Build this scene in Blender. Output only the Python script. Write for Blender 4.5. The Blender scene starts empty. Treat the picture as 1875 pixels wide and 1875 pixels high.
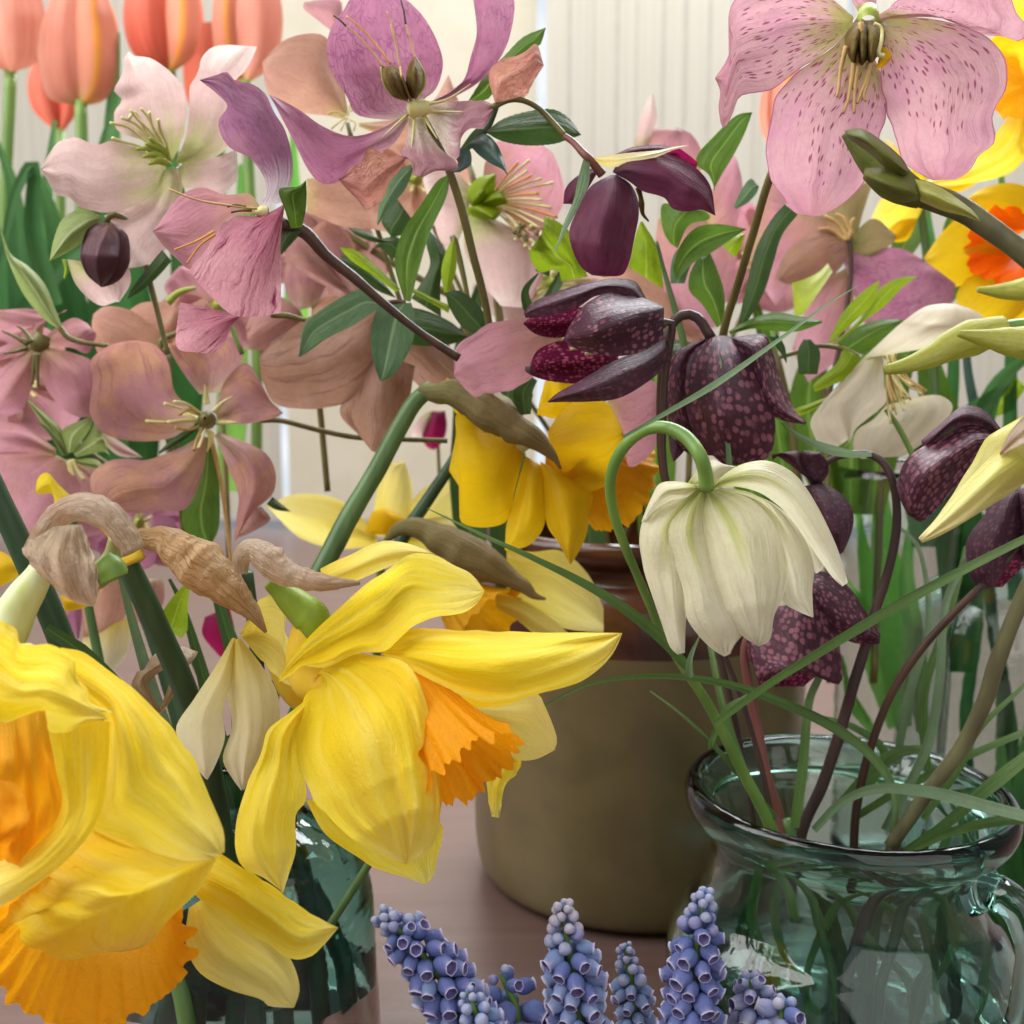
import bpy, math, random
import numpy as np
from mathutils import Vector, Matrix

S = bpy.context.scene
COL = S.collection
rng = random.Random(7)

# ------------------------------------------------------------------ camera, light, exposure
CAM_H = 0.22
PITCH = math.radians(9.0)
FOV = math.radians(45.0)
cam_d = bpy.data.cameras.new("camera")
cam = bpy.data.objects.new("camera", cam_d)
COL.objects.link(cam)
cam.location = (0, 0, CAM_H)
cam.rotation_euler = (math.radians(90) - PITCH, 0, 0)
cam_d.sensor_fit = 'HORIZONTAL'
cam_d.angle = FOV
cam_d.clip_start = 0.01
cam_d.clip_end = 50
cam_d.dof.use_dof = True
cam_d.dof.focus_distance = 0.275
cam_d.dof.aperture_fstop = 22.0
S.camera = cam

W = bpy.data.worlds.new("World")
S.world = W
W.use_nodes = True
wb = W.node_tree.nodes["Background"]
wb.inputs[0].default_value = (0.95, 0.97, 1.0, 1)
wb.inputs[1].default_value = 0.17


def area(name, loc, aim, size, power, col, size_y=None):
    d = bpy.data.lights.new(name, 'AREA')
    d.energy = power
    d.color = col
    d.size = size
    if size_y:
        d.shape = 'RECTANGLE'
        d.size_y = size_y
    o = bpy.data.objects.new(name, d)
    COL.objects.link(o)
    o.location = loc
    o.rotation_euler = (Vector(aim) - Vector(loc)).to_track_quat('-Z', 'Y').to_euler()
    return o


area("window_light", (-0.75, 0.15, 0.95), (0.0, 0.33, 0.12), 1.0, 22.0, (1.0, 0.99, 0.97), 1.1)
area("back_window_light", (0.25, 1.05, 0.95), (0.02, 0.35, 0.15), 0.9, 27.0, (0.95, 0.98, 1.0), 0.6)
area("room_light", (0.55, -0.7, 0.75), (0.03, 0.35, 0.15), 1.5, 8.5, (1.0, 0.97, 0.93))

S.view_settings.view_transform = 'Standard'
S.view_settings.look = 'None'
S.view_settings.exposure = 0.05
S.view_settings.gamma = 1.0
S.render.engine = 'CYCLES'
S.cycles.max_bounces = 10
S.cycles.transmission_bounces = 10
S.cycles.transparent_max_bounces = 8
S.cycles.diffuse_bounces = 4
S.cycles.glossy_bounces = 4
S.cycles.sample_clamp_indirect = 4.0
S.cycles.use_denoising = True

# ------------------------------------------------------------------ geometry helpers
KW = 2 * math.tan(FOV / 2) / 1875.0
CP, SP = math.cos(PITCH), math.sin(PITCH)


def at(x, y, D):
    """point in the room seen at photo coordinate (x, y), D metres along the view axis"""
    cx = (x - 937.5) * KW * D
    cy = -(y - 937.5) * KW * D
    return np.array([cx, D * CP + cy * SP, CAM_H + cy * CP - D * SP])


def at_arr(a):
    cx = (a[..., 0] - 937.5) * KW * a[..., 2]
    cy = -(a[..., 1] - 937.5) * KW * a[..., 2]
    D = a[..., 2]
    return np.stack([cx, D * CP + cy * SP, CAM_H + cy * CP - D * SP], -1)


ZP = (0, 0, 1.0)
Z1 = (0, 0, .34133)
Z2 = (480, 0, .34133)
Z3 = (900, 0, .26667)
Z4 = (1235, 0, .34133)
Z5 = (0, 500, .34133)
Z6 = (600, 500, .34133)
Z7 = (1100, 480, .41333)
Z8 = (0, 1000, .46667)
Z9 = (400, 950, .40533)
Z10 = (650, 1500, .42667)
Z11 = (1200, 1150, .38667)
ZA = (1450, 450, .22667)
ZB = (1100, 280, .21333)
ZC = (0, 530, .224)
ZD = (420, 330, .256)


def parse(s, z):
    out = []
    for w in s.split():
        p = [float(v) for v in w.split(',')]
        out.append((z[0] + p[0] * z[2], z[1] + p[1] * z[2], p[2] if len(p) > 2 else 0.0))
    return np.array(out)


def spline(P, n):
    """Catmull-Rom through P (k,c), n points evenly spaced by picture length"""
    P = np.asarray(P, float)
    if len(P) == 2:
        t = np.linspace(0, 1, n)[:, None]
        return P[0] * (1 - t) + P[1] * t
    Q = np.vstack([2 * P[0] - P[1], P, 2 * P[-1] - P[-2]])
    segs = []
    for i in range(1, len(Q) - 2):
        p0, p1, p2, p3 = Q[i - 1], Q[i], Q[i + 1], Q[i + 2]
        d01 = max(np.linalg.norm((p1 - p0)[:2]), 1e-4) ** .5
        d12 = max(np.linalg.norm((p2 - p1)[:2]), 1e-4) ** .5
        d23 = max(np.linalg.norm((p3 - p2)[:2]), 1e-4) ** .5
        m1 = (p2 - p1) + d12 * ((p1 - p0) / d01 - (p2 - p0) / (d01 + d12))
        m2 = (p2 - p1) + d12 * ((p3 - p2) / d23 - (p3 - p1) / (d12 + d23))
        t = np.linspace(0, 1, 14, endpoint=False)[:, None]
        segs.append((2 * p1 - 2 * p2 + m1 + m2) * t ** 3 + (-3 * p1 + 3 * p2 - 2 * m1 - m2) * t ** 2 + m1 * t + p1)
    A = np.vstack(segs + [P[-1:]])
    L = np.concatenate([[0], np.cumsum(np.linalg.norm(np.diff(A[:, :2], axis=0), axis=1) + 1e-6)])
    u = np.linspace(0, L[-1], n)
    return np.stack([np.interp(u, L, A[:, c]) for c in range(A.shape[1])], 1)


def prof(v, t):
    v = np.asarray(v, float)
    if v.ndim == 0:
        return np.full_like(t, float(v))
    x = np.linspace(0, 1, len(v))
    if len(v) < 3:
        return np.interp(t, x, v)
    return spline(np.stack([x, v], 1), len(t))[:, 1] if len(t) > 3 else np.interp(t, x, v)


def smooth_noise(shape, fu, fv, seed):
    """value noise on an (nt, ns) grid, fu cells across and fv cells along"""
    r = np.random.RandomState(seed)
    nt, ns = shape
    gu, gv = int(fu) + 3, int(fv) + 3
    G = r.rand(gv, gu) * 2 - 1
    u = np.linspace(0, fu, ns)
    v = np.linspace(0, fv, nt)
    iu = u.astype(int)
    iv = v.astype(int)
    a = u - iu
    b = v - iv
    a = a * a * (3 - 2 * a)
    b = b * b * (3 - 2 * b)
    g00 = G[np.ix_(iv, iu)]
    g01 = G[np.ix_(iv, iu + 1)]
    g10 = G[np.ix_(iv + 1, iu)]
    g11 = G[np.ix_(iv + 1, iu + 1)]
    a = a[None, :]
    b = b[:, None]
    return (g00 * (1 - a) + g01 * a) * (1 - b) + (g10 * (1 - a) + g11 * a) * b


_seed = [11]


def nseed():
    _seed[0] += 1
    return _seed[0]


def grid_mesh(name, V, closed=False):
    """V (n,m,3) -> mesh with uv (u across, v along); closed wraps the second index"""
    n, m = V.shape[:2]
    me = bpy.data.meshes.new(name)
    mm = m if closed else m - 1
    idx = np.arange(n * m).reshape(n, m)
    a = idx[:-1, :mm]
    b = np.roll(idx, -1, 1)[:-1, :mm]
    c = np.roll(idx, -1, 1)[1:, :mm]
    d = idx[1:, :mm]
    F = np.stack([a, b, c, d], -1).reshape(-1, 4)
    me.from_pydata(V.reshape(-1, 3).tolist(), [], F.tolist())
    uv = me.uv_layers.new(name="uv")
    uu = np.linspace(0, 1, m if not closed else m + 1)
    vv = np.linspace(0, 1, n)
    I, J = np.meshgrid(np.arange(n - 1), np.arange(mm), indexing='ij')
    U = np.stack([uu[J], uu[J + 1], uu[J + 1], uu[J]], -1)
    Vv = np.stack([vv[I], vv[I], vv[I + 1], vv[I + 1]], -1)
    uv.data.foreach_set("uv", np.stack([U, Vv], -1).reshape(-1))
    me.polygons.foreach_set("use_smooth", [True] * len(me.polygons))
    me.update()
    return me


class T:
    """one thing: an Empty at its base that parents its parts"""

    def __init__(s, name, label, cat, D, base, z=ZP, group=None, kind=None):
        s.D = D
        s.z = z
        s.root = bpy.data.objects.new(name, None)
        s.root.empty_display_size = 0.01
        COL.objects.link(s.root)
        b = parse(base, z)[0]
        s.loc = at(b[0], b[1], D)
        s.root.location = s.loc
        s.root['label'] = label
        s.root['category'] = cat
        if group:
            s.root['group'] = group
        if kind:
            s.root['kind'] = kind

    def add(s, name, me, mat, label=None, parent=None):
        o = bpy.data.objects.new(name, me)
        if mat is not None and not me.materials:
            me.materials.append(mat)
        COL.objects.link(o)
        o.parent = parent or s.root
        if label:
            o['label'] = label
        return o

    def D3(s, a):
        b = np.array(a, float)
        b[..., 2] = s.D - b[..., 2] / 1000.0
        return b

    def pt(s, txt):
        return at_arr(s.D3(parse(txt, s.z)[0]))

    def P(s, name, mat, L, R, M=None, d=0, b=0, md=0, ld=0, rd=0, relief=0.0, rf=7, ruf=0.0, serr=0, ns=16, nt=28, D=0, label=None, crease=0.0):
        """petal or leaf blade between a left and a right edge, base to tip; depths in mm towards the viewer"""
        rails = [L] + ([M] if isinstance(M, str) else (M or [])) + [R]
        A = np.stack([spline(parse(r, s.z), nt) for r in rails])  # k,nt,3
        t = np.linspace(0, 1, nt)
        A[..., 2] += prof(d, t) + D
        A[0, :, 2] += prof(ld, t)
        A[-1, :, 2] += prof(rd, t)
        for k in range(1, len(rails) - 1):
            A[k, :, 2] += prof(md, t)
        K = len(rails)
        sx = np.linspace(0, 1, ns)
        sd = nseed()
        if K == 2:
            G = A[0][:, None, :] * (1 - sx)[None, :, None] + A[1][:, None, :] * sx[None, :, None]
        else:
            G = np.zeros((nt, ns, 3))
            B = np.concatenate([2 * A[:1] - A[1:2], A, 2 * A[-1:] - A[-2:-1]])
            for j, q in enumerate(sx):
                f = min(q * (K - 1), K - 1 - 1e-6)
                i = int(f)
                w = f - i
                p0, p1, p2, p3 = B[i], B[i + 1], B[i + 2], B[i + 3]
                G[:, j] = .5 * (2 * p1 + (p2 - p0) * w + (2 * p0 - 5 * p1 + 4 * p2 - p3) * w * w + (3 * p1 - p0 - 3 * p2 + p3) * w ** 3)
        win = (np.clip(4 * t * (1 - t), 0, 1) ** .45)[:, None]
        sb = np.sin(np.pi * sx)
        G[..., 2] += b * (.45 * sb + .55 * sb ** 2)[None, :] * win
        if crease:
            G[..., 2] -= crease * (1 - np.abs(2 * sx - 1))[None, :] * win
        if relief:
            wtip = np.clip(t * 3, 0, 1)[:, None]
            G[..., 2] += relief * smooth_noise((nt, ns), rf, 2.2, sd) * wtip
            G[..., 2] += relief * .6 * smooth_noise((nt, ns), rf * 2.3, 3, sd + 900) * wtip
            G[..., 2] += relief * 1.6 * smooth_noise((nt, ns), 2.2, 3, sd + 1800) * wtip * win
        if ruf:
            e = np.abs(2 * sx - 1)[None, :] ** 4
            G[..., 2] += ruf * smooth_noise((nt, ns), 1.5, 9, sd + 300) * e
            # uneven edge in the plane of the blade
            c = G[:, ns // 2, :2][:, None, :]
            G[..., :2] = c + (G[..., :2] - c) * (1 + .035 * ruf * smooth_noise((nt, ns), 1, 14, sd + 500)[..., None] * e[..., None])
        if serr:
            w = (np.arange(nt) % 2)[:, None, None] * np.where(np.abs(2 * sx - 1) > .99, 1, 0)[None, :, None]
            c = G[:, ns // 2, :2][:, None, :]
            G[..., :2] = c + (G[..., :2] - c) * (1 + serr * w)
        V = at_arr(s.D3(G)) - s.loc
        me = grid_mesh(name, V)
        return s.add(name, me, mat, label)

    def leaf(s, name, mat, mid, w, d=0, roll=0.0, crease=.6, nt=36, D=0, label=None, relief=0.0, ns=8):
        """blade along a mid line, full widths in picture units of the zoom; roll tilts it in depth"""
        m = spline(parse(mid, s.z), nt)
        t = np.linspace(0, 1, nt)
        wd = prof(w, t) * s.z[2] * .5
        wd = np.maximum(wd, .3)
        tg = np.gradient(m[:, :2], axis=0)
        tg /= np.linalg.norm(tg, axis=1)[:, None] + 1e-9
        nrm = np.stack([-tg[:, 1], tg[:, 0]], 1)
        mm = wd * KW * s.D * 1000
        m[:, 2] += prof(d, t) + D
        sx = np.linspace(-1, 1, ns)
        G = np.zeros((nt, ns, 3))
        for j, q in enumerate(sx):
            G[:, j, :2] = m[:, :2] + nrm * (wd * q)[:, None]
            G[:, j, 2] = m[:, 2] + mm * q * roll - crease * mm * (1 - abs(q))
        if relief:
            G[..., 2] += relief * smooth_noise((nt, ns), 3, 8, nseed())
        V = at_arr(s.D3(G)) - s.loc
        return s.add(name, grid_mesh(name, V), mat, label)

    def tube(s, name, mat, pts, r, d=0, D=0, nt=None, ns=10, wr=0.05, flat=1.0, label=None, wf=3):
        """round stem along points, radii in picture units of the zoom"""
        p = parse(pts, s.z)
        nt = nt or max(10, 5 * len(p))
        m = spline(p, nt)
        t = np.linspace(0, 1, nt)
        m[:, 2] += prof(d, t) + D
        C = at_arr(s.D3(m)) - s.loc
        rad = np.maximum(prof(r, t), .15) * s.z[2] * KW * s.D
        V = sweep(C, rad, ns, wr, flat, wf)
        return s.add(name, grid_mesh(name, V, closed=True), mat, label)

    def lathe(s, name, mat, c0, c1, profile, ns=20, label=None, frill=None, wr=0.0):
        """turned form on the axis c0 -> c1; profile = (v along axis, radius in picture units)"""
        a, c = s.pt(c0), s.pt(c1)
        ax = c - a
        ln = np.linalg.norm(ax)
        ax /= ln
        h = np.array([0, 0, 1.0]) if abs(ax[2]) < .8 else np.array([1.0, 0, 0])
        e1 = np.cross(ax, h)
        e1 /= np.linalg.norm(e1)
        e2 = np.cross(ax, e1)
        pr = spline(np.array(profile, float), max(12, len(profile) * (9 if frill else 5)))
        th = np.linspace(0, 2 * np.pi, ns, endpoint=False)
        k = s.z[2] * KW * s.D
        n = len(pr)
        v = pr[:, 0][:, None] + 0 * th
        r = pr[:, 1][:, None] + 0 * th
        if frill:
            amp, cnt, start = frill
            rs = np.random.RandomState(nseed())
            tt = np.linspace(0, 1, n)[:, None]
            q = np.clip((tt - start) / (1 - start), 0, 1) ** 1.4
            w1 = sum(np.sin(th * k_ + rs.rand() * 6.3) * a_ for k_, a_ in ((cnt - 4, .5), (cnt, .8), (cnt + 5, .5), (3, .5), (5, .4)))
            w2 = sum(np.sin(th * k_ + rs.rand() * 6.3) * a_ for k_, a_ in ((cnt * 2 + 1, .5), (cnt + 3, .6), (7, .5), (cnt * 3 + 2, .25)))
            w3 = sum(np.sin(th * k_ + rs.rand() * 6.3) * a_ for k_, a_ in ((cnt * 2, .6), (cnt * 3 - 1, .4)))
            r = r * (1 + amp * (q * w1[None, :] + .22 * np.clip(tt * 2, 0, 1) * w3[None, :]))
            v = v + amp * .6 * q ** 2 * w2[None, :]
        if wr:
            r = r * (1 + wr * smooth_noise((n, ns + 1), 7, 6, nseed())[:, :ns])
        V = a + ax * (v * ln)[..., None] + k * r[..., None] * (np.cos(th)[None, :, None] * e1 + np.sin(th)[None, :, None] * e2) - s.loc
        return s.add(name, grid_mesh(name, V, closed=True), mat, label)


def sweep(C, rad, ns=10, wr=0.0, flat=1.0, wf=6):
    n = len(C)
    tg = np.gradient(C, axis=0)
    tg /= np.linalg.norm(tg, axis=1)[:, None] + 1e-12
    e = np.cross(tg[0], [0.3, 1, 0.2])
    e /= np.linalg.norm(e)
    th = np.linspace(0, 2 * np.pi, ns, endpoint=False)
    V = np.zeros((n, ns, 3))
    R = np.repeat(rad[:, None], ns, 1)
    if wr:
        nz = smooth_noise((n, ns + 1), wf, n / 4, nseed())
        n2 = smooth_noise((n, ns + 1), wf * 2.3, n / 2.5, nseed())
        n3 = smooth_noise((n, ns + 1), wf * 2, 2.5, nseed())
        nz = nz + .5 * n2 + .7 * n3
        nz[:, -1] = nz[:, 0]
        R = R * (1 + wr * nz[:, :ns])
    for i in range(n):
        e = e - tg[i] * np.dot(e, tg[i])
        e /= np.linalg.norm(e) + 1e-12
        f = np.cross(tg[i], e)
        V[i] = C[i] + R[i][:, None] * (np.cos(th)[:, None] * e * flat + np.sin(th)[:, None] * f)
    # close the ends
    V = np.concatenate([C[:1, None, :].repeat(ns, 1), V, C[-1:, None, :].repeat(ns, 1)])
    return V


# ------------------------------------------------------------------ materials
def lin(h):
    h = h.lstrip('#')
    out = []
    for i in (0, 2, 4):
        c = int(h[i:i + 2], 16) / 255
        out.append(c / 12.92 if c <= .04045 else ((c + .055) / 1.055) ** 2.4)
    return (*out, 1)


class NT:
    def __init__(s, name):
        s.m = bpy.data.materials.new(name)
        s.m.use_nodes = True
        s.t = s.m.node_tree
        s.t.nodes.clear()
        s.out = s.n('ShaderNodeOutputMaterial')

    def n(s, typ, **kw):
        o = s.t.nodes.new(typ)
        for k, v in kw.items():
            setattr(o, k, v)
        return o

    def l(s, a, b):
        s.t.links.new(a, b)

    def val(s, sock, v):
        if isinstance(v, (int, float)):
            sock.default_value = v
        elif isinstance(v, tuple):
            sock.default_value = v
        else:
            s.l(v, sock)

    def math(s, op, a, b=0.0, c=None, clamp=False):
        o = s.n('ShaderNodeMath', operation=op, use_clamp=clamp)
        s.val(o.inputs[0], a)
        s.val(o.inputs[1], b)
        if c is not None:
            s.val(o.inputs[2], c)
        return o.outputs[0]

    def mix(s, f, a, b, mode='MIX'):
        o = s.n('ShaderNodeMix', data_type='RGBA', blend_type=mode)
        s.val(o.inputs[0], f)
        s.val(o.inputs[6], a)
        s.val(o.inputs[7], b)
        return o.outputs[2]

    def comb(s, x, y, z=0.0):
        o = s.n('ShaderNodeCombineXYZ')
        s.val(o.inputs[0], x)
        s.val(o.inputs[1], y)
        s.val(o.inputs[2], z)
        return o.outputs[0]

    def noise(s, vec, scale, detail=2.0, rough=.5):
        o = s.n('ShaderNodeTexNoise')
        if vec is not None:
            s.l(vec, o.inputs['Vector'])
        o.inputs['Scale'].default_value = scale
        o.inputs['Detail'].default_value = detail
        o.inputs['Roughness'].default_value = rough
        return o.outputs['Fac']

    def ramp(s, f, stops):
        o = s.n('ShaderNodeValToRGB')
        e = o.color_ramp.elements
        while len(e) < len(stops):
            e.new(0.5)
        for el, (p, c) in zip(e, stops):
            el.position = p
            el.color = c if isinstance(c, tuple) else lin(c)
        s.l(f, o.inputs[0])
        return o.outputs[0]

    def step(s, f, a, b):
        o = s.n('ShaderNodeMapRange', interpolation_type='SMOOTHSTEP')
        s.val(o.inputs[0], f)
        o.inputs[1].default_value = a
        o.inputs[2].default_value = b
        return o.outputs[0]


MATS = {}


def petal_mat(name, stops, trans=.4, rough=.58, vein=None, net=None, spots=None, edge=None, mott=None, check=None, rib=None, bump=.25, fine=55, spec=.2, mid=None, dirt=1.0, streak=False):
    """petal or leaf surface; uv u across, v from base to tip
    vein=(colour,strength) lengthwise lines; net=(colour,strength,scale) netted lines; spots=(colour,v0,v1); edge=(colour,width);
    mott=(colour,strength) soft patches; check=(colour,amount,su,sv) fritillary chequers; rib=(colour,width) mid rib"""
    if name in MATS:
        return MATS[name]
    g = NT(name)
    uvn = g.n('ShaderNodeUVMap', uv_map="uv")
    sp = g.n('ShaderNodeSeparateXYZ')
    g.l(uvn.outputs[0], sp.inputs[0])
    u, v = sp.outputs[0], sp.outputs[1]
    oi = g.n('ShaderNodeObjectInfo')
    rnd = g.math('MULTIPLY', oi.outputs['Random'], 37.0)
    geo = g.n('ShaderNodeTexCoord').outputs['Object']
    geo2 = g.n('ShaderNodeVectorMath', operation='ADD')
    g.l(geo, geo2.inputs[0])
    g.l(g.comb(rnd, rnd, rnd), geo2.inputs[1])
    pos = geo2.outputs[0]
    big = g.noise(pos, 95, 6, .62)
    vv = g.math('ADD', v, g.math('MULTIPLY', g.math('SUBTRACT', g.noise(g.comb(g.math('MULTIPLY', u, 9.0), v, rnd), 1.6, 2), .5), .35))
    col = g.ramp(vv, stops)
    if mott:
        mf = g.noise(g.comb(g.math('MULTIPLY', u, 9.0), g.math('MULTIPLY', v, 1.5), rnd), 1.0, 3, .5) if streak else big
        col = g.mix(g.math('MULTIPLY', g.step(mf, .42, .68), mott[1]), col, lin(mott[0]))
    # gentle value variation
    col = g.mix(g.math('MULTIPLY', g.step(g.noise(pos, 260, 5, .65), .4, .7), .2 * dirt), col, (.6, .52, .5, 1), 'MULTIPLY')
    col = g.mix(g.math('MULTIPLY', g.step(g.noise(pos, 900, 3, .6), .45, .65), .13 * dirt), col, (.62, .55, .55, 1), 'MULTIPLY')
    # lengthwise striation; lines converge at the base because u does
    wob = g.math('MULTIPLY', g.math('SUBTRACT', g.noise(g.comb(u, g.math('MULTIPLY', v, 3.0), rnd), 3, 2), .5), .09)
    uw = g.math('ADD', u, wob)
    lines = g.noise(g.comb(g.math('MULTIPLY', uw, float(fine)), g.math('MULTIPLY', v, 2.2), rnd), 1.0, 3, .6)
    h = lines
    if vein:
        f = g.math('MULTIPLY', g.step(lines, .52, .72), vein[1])
        col = g.mix(f, col, lin(vein[0]))
    if net:
        vo = g.n('ShaderNodeTexVoronoi', feature='DISTANCE_TO_EDGE')
        wv = g.math('ADD', g.math('MULTIPLY', v, net[2] * .75), g.math('MULTIPLY', g.noise(g.comb(u, v, rnd), 9, 3), 1.1))
        wu = g.math('ADD', g.math('MULTIPLY', uw, net[2] * 1.5), g.math('MULTIPLY', g.noise(g.comb(v, u, rnd), 8, 3), 1.0))
        g.l(g.comb(wu, wv, rnd), vo.inputs['Vector'])
        vo.inputs['Scale'].default_value = 1
        f = g.math('SUBTRACT', 1.0, g.step(vo.outputs['Distance'], .0, .11))
        f = g.math('MULTIPLY', f, g.step(g.noise(pos, 170, 3), .3, .6))
        f = g.math('MULTIPLY', f, net[1])
        col = g.mix(f, col, lin(net[0]))
        h = g.math('SUBTRACT', h, g.math('MULTIPLY', f, .5))
    if rib:
        dr = g.math('ABSOLUTE', g.math('SUBTRACT', g.math('ADD', u, g.math('MULTIPLY', wob, .3)), .5))
        f = g.math('MULTIPLY', g.math('SUBTRACT', 1.0, g.step(dr, rib[1] * .2, rib[1])), .65)
        col = g.mix(f, col, lin(rib[0]))
        # side veins
        sv = g.math('ABSOLUTE', g.math('SUBTRACT', g.math('FRACT', g.math('ADD', g.math('MULTIPLY', v, 7.0), g.math('MULTIPLY', dr, -5.0))), .5))
        f = g.math('MULTIPLY', g.math('SUBTRACT', 1.0, g.step(sv, .0, .12)), .1)
        col = g.mix(f, col, lin(rib[0]))
        h = g.math('SUBTRACT', h, f)
    if mid:
        dm = g.math('ABSOLUTE', g.math('SUBTRACT', g.math('ADD', u, g.math('MULTIPLY', wob, .8)), .5))
        f = g.math('MULTIPLY', g.math('SUBTRACT', 1.0, g.step(dm, mid[1] * .15, mid[1])), mid[2])
        f = g.math('MULTIPLY', f, g.math('SUBTRACT', 1.0, g.step(v, mid[3] * .4, mid[3])))
        col = g.mix(f, col, lin(mid[0]))
    if check:
        vo = g.n('ShaderNodeTexVoronoi', feature='F1')
        g.l(g.comb(g.math('ADD', g.math('MULTIPLY', uw, float(check[2])), rnd), g.math('MULTIPLY', v, float(check[3])), rnd), vo.inputs['Vector'])
        vo.inputs['Scale'].default_value = 1
        vo.inputs['Randomness'].default_value = .6
        sc = g.n('ShaderNodeSeparateColor')
        g.l(vo.outputs['Color'], sc.inputs[0])
        f = g.math('MULTIPLY', g.math('SUBTRACT', 1.0, g.step(vo.outputs['Distance'], .34, .54)), g.step(sc.outputs[0], .05, .5))
        f = g.math('MULTIPLY', f, check[1])
        f = g.math('MULTIPLY', f, g.step(g.noise(pos, 120, 3), .2, .46))
        col = g.mix(f, col, lin(check[0]))
    if spots:
        vo = g.n('ShaderNodeTexVoronoi', feature='F1')
        g.l(g.comb(g.math('ADD', g.math('MULTIPLY', uw, 30.0), rnd), g.math('MULTIPLY', v, 15.0), rnd), vo.inputs['Vector'])
        vo.inputs['Scale'].default_value = 1
        f = g.math('SUBTRACT', 1.0, g.step(vo.outputs['Distance'], .16, .38))
        du = g.math('MULTIPLY', g.math('SUBTRACT', u, .5), 2.0)
        m = g.math('MULTIPLY', g.step(v, spots[1] * .4, spots[1]), g.math('SUBTRACT', 1.0, g.step(g.math('ADD', v, g.math('MULTIPLY', g.math('MULTIPLY', du, du), .45)), spots[2] - .14, spots[2] + .1)))
        sc = g.n('ShaderNodeSeparateColor')
        g.l(vo.outputs['Color'], sc.inputs[0])
        f = g.math('MULTIPLY', f, g.math('GREATER_THAN', m, sc.outputs[1]))
        col = g.mix(g.math('MULTIPLY', f, .85), col, lin(spots[0]))
    if edge:
        de = g.math('ABSOLUTE', g.math('SUBTRACT', g.math('MULTIPLY', u, 2.0), 1.0))
        de = g.math('MAXIMUM', de, g.math('SUBTRACT', v, edge[1] * .4))
        f = g.step(de, 1 - edge[1], 1.0)
        col = g.mix(f, col, lin(edge[0]))
    bp = g.n('ShaderNodeBump')
    bp.inputs['Strength'].default_value = bump
    bp.inputs['Distance'].default_value = .001
    fn = g.noise(pos, 1500, 2)
    g.l(g.math('ADD', h, g.math('MULTIPLY', fn, .35)), bp.inputs['Height'])
    pb = g.n('ShaderNodeBsdfPrincipled')
    g.l(col, pb.inputs['Base Color'])
    pb.inputs['Roughness'].default_value = rough
    pb.inputs['Specular IOR Level'].default_value = spec
    g.l(bp.outputs[0], pb.inputs['Normal'])
    if trans > 0:
        tr = g.n('ShaderNodeBsdfTranslucent')
        g.l(col, tr.inputs[0])
        g.l(bp.outputs[0], tr.inputs[1])
        mx = g.n('ShaderNodeMixShader')
        mx.inputs[0].default_value = trans
        g.l(pb.outputs[0], mx.inputs[1])
        g.l(tr.outputs[0], mx.inputs[2])
        g.l(mx.outputs[0], g.out.inputs[0])
    else:
        g.l(pb.outputs[0], g.out.inputs[0])
    MATS[name] = g.m
    return g.m


def solid_mat(name, c1, c2, scale=200, rough=.5, bump=.2, stretch=(1, 1, 1), spec=.4, stops=(.35, .65), along=None):
    if name in MATS:
        return MATS[name]
    g = NT(name)
    tc = g.n('ShaderNodeTexCoord')
    mp = g.n('ShaderNodeMapping')
    mp.inputs['Scale'].default_value = stretch
    g.l(tc.outputs['Object'], mp.inputs[0])
    n1 = g.noise(mp.outputs[0], scale, 4)
    col = g.mix(g.step(n1, *stops), lin(c1), lin(c2))
    if along:  # other colour towards the far end of the uv
        uvn = g.n('ShaderNodeUVMap', uv_map="uv")
        sp = g.n('ShaderNodeSeparateXYZ')
        g.l(uvn.outputs[0], sp.inputs[0])
        col = g.mix(g.step(sp.outputs[1], along[1], along[2]), col, lin(along[0]))
    bp = g.n('ShaderNodeBump')
    bp.inputs['Strength'].default_value = bump
    bp.inputs['Distance'].default_value = .0008
    g.l(g.noise(mp.outputs[0], scale * 3.1, 3), bp.inputs['Height'])
    pb = g.n('ShaderNodeBsdfPrincipled')
    g.l(col, pb.inputs['Base Color'])
    pb.inputs['Roughness'].default_value = rough
    pb.inputs['Specular IOR Level'].default_value = spec
    g.l(bp.outputs[0], pb.inputs['Normal'])
    g.l(pb.outputs[0], g.out.inputs[0])
    MATS[name] = g.m
    return g.m


def glass_mat(name, col, density, rough=.01, bump=.12, scale=60, tint=(.93, .985, .97, 1)):
    g = NT(name)
    tc = g.n('ShaderNodeTexCoord')
    mp = g.n('ShaderNodeMapping')
    mp.inputs['Scale'].default_value = (1, 1, 2.6)
    g.l(tc.outputs['Object'], mp.inputs[0])
    bp = g.n('ShaderNodeBump')
    bp.inputs['Strength'].default_value = bump
    bp.inputs['Distance'].default_value = .004
    g.l(g.noise(mp.outputs[0], scale, 2), bp.inputs['Height'])
    pb = g.n('ShaderNodeBsdfPrincipled')
    pb.inputs['Base Color'].default_value = tint
    pb.inputs['Roughness'].default_value = rough
    pb.inputs['IOR'].default_value = 1.5
    pb.inputs['Transmission Weight'].default_value = 1.0
    g.l(bp.outputs[0], pb.inputs['Normal'])
    g.l(pb.outputs[0], g.out.inputs[0])
    va = g.n('ShaderNodeVolumeAbsorption')
    va.inputs[0].default_value = lin(col)
    va.inputs[1].default_value = density
    g.l(va.outputs[0], g.out.inputs[1])
    return g.m


def tag(o, label=None, cat=None, group=None, kind=None):
    for k, v in (('label', label), ('category', cat), ('group', group), ('kind', kind)):
        if v:
            o[k] = v
    return o


def plain(name, me, mat, loc=(0, 0, 0)):
    o = bpy.data.objects.new(name, me)
    me.materials.append(mat)
    COL.objects.link(o)
    o.location = loc
    return o


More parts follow.
